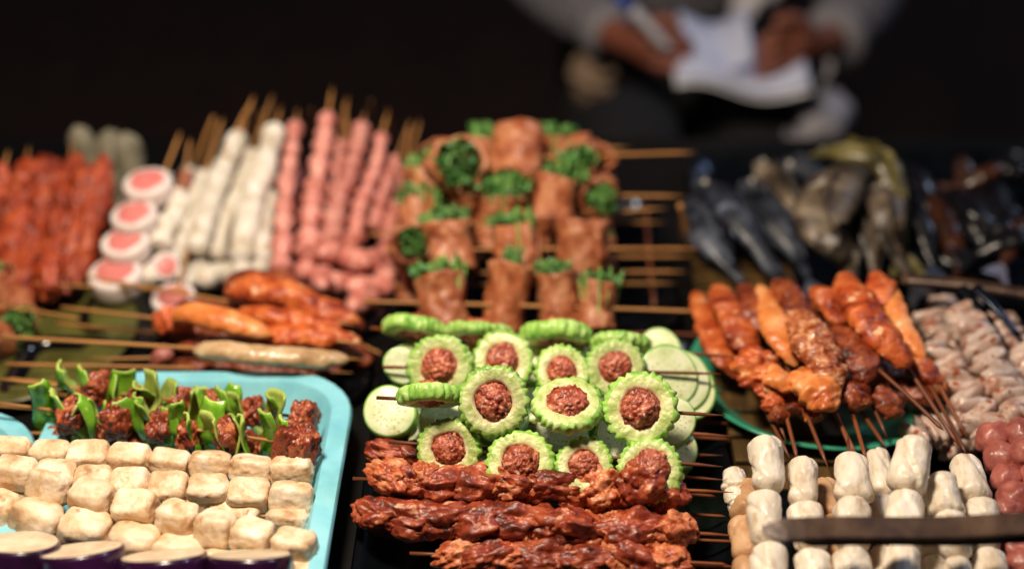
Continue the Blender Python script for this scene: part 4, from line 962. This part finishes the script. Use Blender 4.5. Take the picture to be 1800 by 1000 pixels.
fish('grey brown fish hanging down inside the arch', 'fish_brown', [(1545, 320, .09), (1560, 370, .09), (1565, 430, .065), (1600, 490, .04)], .020, 7)
fish('slim pale bellied fish between the two brown ones', 'fish_brown', [(1500, 350, .07), (1515, 400, .07), (1535, 450, .055), (1535, 500, .04)], .014, 8)
fish('small dark fish curled at the back of the heap', 'fish_dark', [(1360, 300, .07), (1410, 290, .075), (1430, 320, .07), (1400, 345, .065)], .014, 9)
EGG = 'small black fish heaped at the far right'
def dark(label, mat, a, b, r, z, seed):
    A, B = W(*a, z[0]), W(*b, z[1]); c = (A + B) / 2; root = tag(empty('raw_fish', A), label, 'fish', EGG)
    pr = [.3, .7, .9, 1, 1, .9, .6, .2]
    def rad(t):
        u = t * 7; k = min(int(u), 6); f = u - k; return r * .78 * (pr[k] * (1 - f) + pr[k + 1] * f) * max(.1, round_end(t, .05))
    obj('body', tube('body', mat, [Vector(), (c - A) + Vector((.004 * math.sin(seed * 2), 0, .010 * math.cos(seed * 1.7))), B - A], rad, seed, 44, 22, .28, 34, .72, .05), root)
    d = (B - A).normalized(); sd_ = d.cross(Vector((.3, -.6, 1))).normalized(); nn = d.cross(sd_) * .001; e = B - A - d * .004
    bm = bmesh.new(); out = [e + sd_ * .003, e + d * .014 + sd_ * .012, e + d * .026 + sd_ * .017, e + d * .018, e + d * .026 - sd_ * .015, e + d * .014 - sd_ * .010, e - sd_ * .003]
    a_ = [bm.verts.new(p + nn) for p in out]; b_ = [bm.verts.new(p - nn) for p in out]
    bm.faces.new(a_); bm.faces.new(b_[::-1])
    for q in range(7): bm.faces.new((a_[q], a_[(q + 1) % 7], b_[(q + 1) % 7], b_[q]))
    bmesh.ops.recalc_face_normals(bm, faces=bm.faces)
    obj('tail_fin', finish('tail_fin', bm, mat, False), root)
dark('black fish standing at the back beside the olive fish', 'eggplant_whole', (1600, 290), (1650, 400), .020, (.07, .04), 1)
dark('brown streaked fish pointing up behind the others', 'shell_brown', (1690, 275), (1735, 380), .018, (.08, .05), 2)
dark('black fish with a brown edge in the middle of the right heap', 'shell_brown', (1640, 340), (1690, 470), .018, (.06, .035), 3)
dark('black fish with blue shine below the brown streaked one', 'eggplant_whole', (1660, 330), (1745, 460), .024, (.06, .04), 4)
dark('black fish at the right picture edge', 'eggplant_whole', (1745, 320), (1800, 440), .024, (.07, .05), 5)
dark('black fish lying at the bottom of the right heap', 'eggplant_whole', (1600, 400), (1690, 470), .022, (.04, .03), 6)
dark('black fish lying across above the tongs at the right edge', 'eggplant_whole', (1830, 420), (1710, 450), .020, (.06, .05), 7)
dark('black fish farthest back at the right', 'eggplant_whole', (1740, 290), (1820, 320), .022, (.06, .05), 8)
dark('black fish buried behind the brown edged one', 'eggplant_whole', (1620, 320), (1610, 450), .022, (.04, .03), 9)
dark('thin black fish between the olive fish and the brown edged one', 'eggplant_whole', (1590, 330), (1640, 470), .016, (.07, .04), 11)
dark('thin brown fish lying across the top of the right heap', 'shell_brown', (1770, 290), (1690, 330), .015, (.09, .07), 12)
dark('black fish in the middle, over the blue shining one', 'eggplant_whole', (1700, 370), (1785, 400), .018, (.08, .07), 13)
dark('thin brown fish at the right picture edge above the tongs', 'shell_brown', (1800, 380), (1760, 470), .015, (.07, .05), 14)
# dark tongs resting on the squid
A, B = W(1585, 490, .075), W(1830, 520, .085)
tg = tag(empty('metal_tongs', A, frame(A, B)), 'black metal tongs lying behind the squid with two prongs pointing down', 'tongs')
L = (B - A).length
obj('handle', tube('handle', 'bar', [(0, 0, 0), (L * .5, 0, .002), (L, 0, 0)], lambda t: .0075, n=12, m=12, flat=.6), tg)
inv = frame(A, B).inverted()
for (a, za), (b, zb) in ((((1690, 505), .085), ((1762, 600), .065)), (((1715, 505), .09), ((1790, 590), .07))):
    pa, pb_ = inv @ (W(*a, za) - A), inv @ (W(*b, zb) - A)
    obj('prong', tube('prong', 'tong', [pa, (pa + pb_) / 2 + Vector((0, 0, .003)), pb_], lambda t: .0055 * (1 - .4 * t), n=14, m=10, flat=.5), tg)
o = obj('loose_stick', stick_mesh(.06, 'bamboo', .003), None, W(1195, 360, .09), frame(W(1195, 360, .09), W(1210, 415, .05))); tag(o, 'short thick stick end with a round orange tip beside the blue fish', 'stick')

# ============================================================ PERSON behind the table
def skinmesh(name, verts, edges, radii, mat, root=0, sub=2):
    me = bpy.data.meshes.new(name); me.from_pydata(verts, edges, []); me.materials.append(M[mat])
    o = bpy.data.objects.new(name, me); COL.objects.link(o)
    md = o.modifiers.new('skin', 'SKIN'); md.use_smooth_shade = True
    for i, v in enumerate(me.skin_vertices[0].data):
        r = radii[i]; v.radius = (r, r) if not hasattr(r, '__len__') else r; v.use_root = (i == root)
    ms = o.modifiers.new('sub', 'SUBSURF'); ms.levels = sub; ms.render_levels = sub
    dg = bpy.context.evaluated_depsgraph_get(); ev = o.evaluated_get(dg)
    nm = bpy.data.meshes.new_from_object(ev); nm.name = name
    o.modifiers.clear(); o.data = nm
    nm.polygons.foreach_set('use_smooth', [True] * len(nm.polygons))
    return o
def chainverts(spec):
    V_, E, Rr, idx = [], [], [], {}
    for key, par, co, r in spec:
        idx[key] = len(V_); V_.append(co); Rr.append(r)
        if par: E.append((idx[par], idx[key]))
    return V_, E, Rr, idx
hx = .285
def pz(px, py, Y): p = WY(px, py, Y); return p
RHd, LHd = WY(1128, 82, 1.93), WY(1412, 78, 1.93)       # hands in the picture (their right, their left)
RW, LW = WY(1075, 60, 1.99), WY(1462, 72, 1.99)
RE, LE = Vector((.03, 2.16, TZ + .05)), Vector((.57, 2.17, TZ + .03))
pel = Vector((hx, 2.40, .52)); ch1 = Vector((hx, 2.38, .80)); ch2 = Vector((hx, 2.33, 1.02)); nk = Vector((hx, 2.29, 1.16)); hd = Vector((hx, 2.24, 1.27)); ht = Vector((hx, 2.22, 1.36))
RS, LS = Vector((hx - .17, 2.32, 1.07)), Vector((hx + .17, 2.32, 1.07))
RK, LK = Vector((hx - .11, 1.93, .60)), Vector((hx + .10, 1.93, .60)); RF, LF = Vector((hx - .13, 2.0, .08)), Vector((hx + .12, 2.0, .08))
spec = [('pel', None, pel, .12), ('c1', 'pel', ch1, .12), ('c2', 'c1', ch2, .12), ('nk', 'c2', nk, .05), ('hd', 'nk', hd, (.075, .09)), ('ht', 'hd', ht, (.07, .085)),
        ('RS', 'c2', RS, .055), ('RE', 'RS', RE, .042), ('RW', 'RE', RW, .027), ('RP', 'RW', RHd, (.018, .029)),
        ('LS', 'c2', LS, .055), ('LE', 'LS', LE, .042), ('LW', 'LE', LW, .027), ('LP', 'LW', LHd, (.018, .029)),
        ('RH', 'pel', pel + Vector((-.10, -.02, -.01)), .09), ('RK', 'RH', RK, .065), ('RF', 'RK', RF, .045), ('RT', 'RF', RF + Vector((0, -.15, -.03)), .035),
        ('LH', 'pel', pel + Vector((.10, -.02, -.01)), .09), ('LK', 'LH', LK, .065), ('LF', 'LK', LF, .045), ('LT', 'LF', LF + Vector((0, -.15, -.03)), .035)]
def fingers(side, hand, dirx):
    out = []
    for k in range(4):
        b = hand + Vector((dirx * .022, -.012 - .002 * k, .022 - .015 * k))
        m1 = b + Vector((dirx * .026, -.018, .004)); m2 = m1 + Vector((dirx * .018, .004, -.016)); m3 = m2 + Vector((-dirx * .004, .012, -.012)) * (1 - .1 * k)
        out += [(side + 'f%da' % k, side + 'P', b, .0095), (side + 'f%db' % k, side + 'f%da' % k, m1, .0088), (side + 'f%dc' % k, side + 'f%db' % k, m2, .0082), (side + 'f%dd' % k, side + 'f%dc' % k, m3, .0072)]
    b = hand + Vector((dirx * .004, -.01, .036)); m1 = b + Vector((dirx * .026, -.014, .012)); m2 = m1 + Vector((dirx * .022, -.004, -.008))
    out += [(side + 't0', side + 'P', b, .012), (side + 't1', side + 't0', m1, .0105), (side + 't2', side + 't1', m2, .009)]
    return out
spec += fingers('R', RHd, 1) + fingers('L', LHd, -1)
v_, e_, r_, ix = chainverts(spec)
person = tag(empty('person', (hx, 2.3, 0)), 'seated person in a grey jacket writing in a notebook behind the table', 'person')
def adopt(o, par):
    o.parent = par; o.matrix_parent_inverse = par.matrix_world.inverted() if False else Matrix.Translation(-par.location)
    return o
body = adopt(skinmesh('body', v_, e_, r_, 'skin'), person)
def grow(keys, rr, name, mat):
    sp = [(k, p, c, r) for (k, p, c, r) in rr]
    a, b, c, d = chainverts(sp); return adopt(skinmesh(name, a, b, c, mat), person)
cuffR, cuffL = RW.lerp(RE, .05), LW.lerp(LE, .05)
grow(None, [('a', None, Vector((hx, 2.37, .62)), .155), ('b', 'a', ch1, .155), ('c', 'b', ch2, .15), ('n', 'c', Vector((hx, 2.30, 1.12)), .085),
            ('RS', 'c', RS, .08), ('RE', 'RS', RE, .068), ('Rm', 'RE', RE.lerp(RW, .6), .056), ('RW', 'Rm', cuffR, .044),
            ('LS', 'c', LS, .08), ('LE', 'LS', LE, .070), ('Lm', 'LE', LE.lerp(LW, .6), .060), ('LW', 'Lm', cuffL, .048)], 'jacket', 'jacket')
grow(None, [('p', None, pel + Vector((0, 0, -.02)), .15), ('RH', 'p', pel + Vector((-.10, -.04, -.02)), .115), ('RK', 'RH', RK, .085), ('RF', 'RK', RF + Vector((0, 0, .05)), .065),
            ('LH', 'p', pel + Vector((.10, -.04, -.02)), .115), ('LK', 'LH', LK, .085), ('LF', 'LK', LF + Vector((0, 0, .05)), .065)], 'trousers', 'trousers')
for F in (RF, LF):
    c = F + Vector((0, -.07, -.02)); me = blob('shoe', 'trousers', (.045, .13, .05), 5, .02, 1, 0, 3, box=.2); obj('shoe', me, person, c - person.location)
obj('hair', blob('hair', 'hair', (.092, .105, .095), 6, .05, 2, .03, 4), person, hd + Vector((0, .02, .055)) - person.location)
obj('nose', blob('nose', 'skin', (.012, .016, .018), 7, 0, 1, 0, 2), person, hd + Vector((0, -.092, .01)) - person.location)
for sx in (-1, 1):
    obj('eye', blob('eye', 'white_cloth', (.011, .008, .006), 8, 0, 1, 0, 2), person, hd + Vector((sx * .032, -.078, .03)) - person.location)
    obj('ear', blob('ear', 'skin', (.008, .018, .028), 9, .05, 1, 0, 2), person, hd + Vector((sx * .08, .005, .015)) - person.location)
obj('mouth', blob('mouth', 'pink_ball', (.022, .006, .006), 10, 0, 1, 0, 2), person, hd + Vector((0, -.083, -.03)) - person.location)
# pale cuffs, scarf and hanging cloth
for Wp, El, r in ((LW, LE, .053), (RW, RE, .045)):
    d = (El - Wp).normalized(); a = Wp + d * .0
    obj('cuff', tube('cuff', 'jacket_trim', [a - person.location, a + d * .012 - person.location, a + d * .026 - person.location], lambda t: r * .92, n=6, m=24), person)
obj('scarf', tube('scarf', 'white_cloth', [Vector((hx + .03, 2.20, 1.12)) - person.location, WY(1335, -50, 2.16) - person.location, WY(1320, -10, 2.13) - person.location, WY(1300, 30, 2.11) - person.location], lambda t: .050 - .030 * t, 3, 24, 18, .15, 20, .5, .05), person)
obj('tan_hem', tube('tan_hem', 'tan_cloth', [WY(1045, 90, 2.06) - person.location, WY(1040, 140, 2.05) - person.location, WY(1048, 195, 2.06) - person.location], lambda t: .034 * round_end(t, .3) + .004, 4, 16, 14, .2, 20, .6), person)
# white bag on the knee
bc = WY(1425, 225, 1.93)
bag = tag(empty('white_bag', bc), 'crumpled white plastic bag hanging below the left hand of the person', 'bag')
obj('bag_body', tube('bag_body', 'bag_film', [WY(1450, 165, 1.99) - bc, WY(1450, 190, 1.96) - bc, WY(1430, 225, 1.92) - bc, WY(1385, 258, 1.92) - bc], lambda t: (.010 + .028 * math.sin(math.pi * min(1, t * 1.15)) ** .8 if t < .87 else .024) * round_end(t, .12) + .002, 5, 30, 20, .25, 24, .8, .15), bag)
obj('bag_handle', tube('bag_handle', 'bag_film', [WY(1455, 95, 1.97) - bc, WY(1458, 120, 1.95) - bc, WY(1440, 160, 1.95) - bc], lambda t: .007, 5, 10, 10, .2, 40, .5), bag)
# stool
st = tag(empty('stool', (hx, 2.42, 0)), 'low stool under the seated person', 'stool')
bm = bmesh.new(); rbox_bm(bm, -.17, .17, -.15, .15, .34, .38, .006); obj('seat', finish('seat', bm, 'wood', False), st)
bm = bmesh.new(); rbox_bm(bm, -.015, .015, -.015, .015, 0, .339, .002); lm = finish('leg', bm, 'wood', False)
for x in (-.14, .14):
    for y in (-.12, .12): obj('leg', lm, st, (x, y, 0))
# notebook
nc = WY(1300, 97, 1.92)
nb = tag(empty('notebook', nc), 'open white notebook held in the hands of the seated person', 'notebook')
def page(w_, d_, th, curve, name, mat):
    bm = bmesh.new(); n = 16; gr = {}
    for s in (0, 1):
        for i in range(n + 1):
            for j in range(5):
                u = i / n; x = w_ * (u - .5); y = d_ * (j / 4 - .5)
                z = .012 * math.sin(u * math.pi * 2 + curve) - .010 * u - s * th
                gr[s, i, j] = bm.verts.new((x, y, z))
    for s in (0, 1):
        for i in range(n):
            for j in range(4): bm.faces.new((gr[s, i, j], gr[s, i + 1, j], gr[s, i + 1, j + 1], gr[s, i, j + 1]))
    for i in range(n):
        for j in (0, 4): bm.faces.new((gr[0, i, j], gr[0, i + 1, j], gr[1, i + 1, j], gr[1, i, j]))
    for j in range(4):
        for i in (0, n): bm.faces.new((gr[0, i, j], gr[0, i, j + 1], gr[1, i, j + 1], gr[1, i, j]))
    bmesh.ops.recalc_face_normals(bm, faces=bm.faces); return finish(name, bm, mat)
obj('page_block', page(.185, .125, .008, .6, 'page_block', 'paper'), nb, (0, 0, 0), RX(16))
obj('cover', page(.192, .13, .002, .6, 'cover', 'white_plastic'), nb, (0, 0, -.010), RX(16))
obj('page', page(.10, .10, .0008, 1.6, 'page', 'paper'), nb, (-.035, .012, .018), RX(26) @ RY(-6))
# pen
pa, pb2 = WY(1188, 100, 1.90), WY(1090, -6, 1.86)
pn = tag(empty('pen', pa, frame(pa, pb2)), 'white and blue pen held in the writing hand', 'pen')
Lp = (pb2 - pa).length
obj('barrel', tube('barrel', 'white_plastic', [(.02, 0, 0), (Lp * .5, 0, 0), (Lp - .025, 0, 0)], lambda t: .0075, n=8, m=14), pn)
obj('tip', tube('tip', 'blue_plastic', [(0, 0, 0), (.01, 0, 0), (.0198, 0, 0)], lambda t: .001 + .005 * t, n=6, m=14), pn)
obj('cap', tube('cap', 'blue_plastic', [(Lp - .0248, 0, 0), (Lp - .008, 0, 0), (Lp + .004, 0, 0)], lambda t: .0082, n=4, m=14), pn)
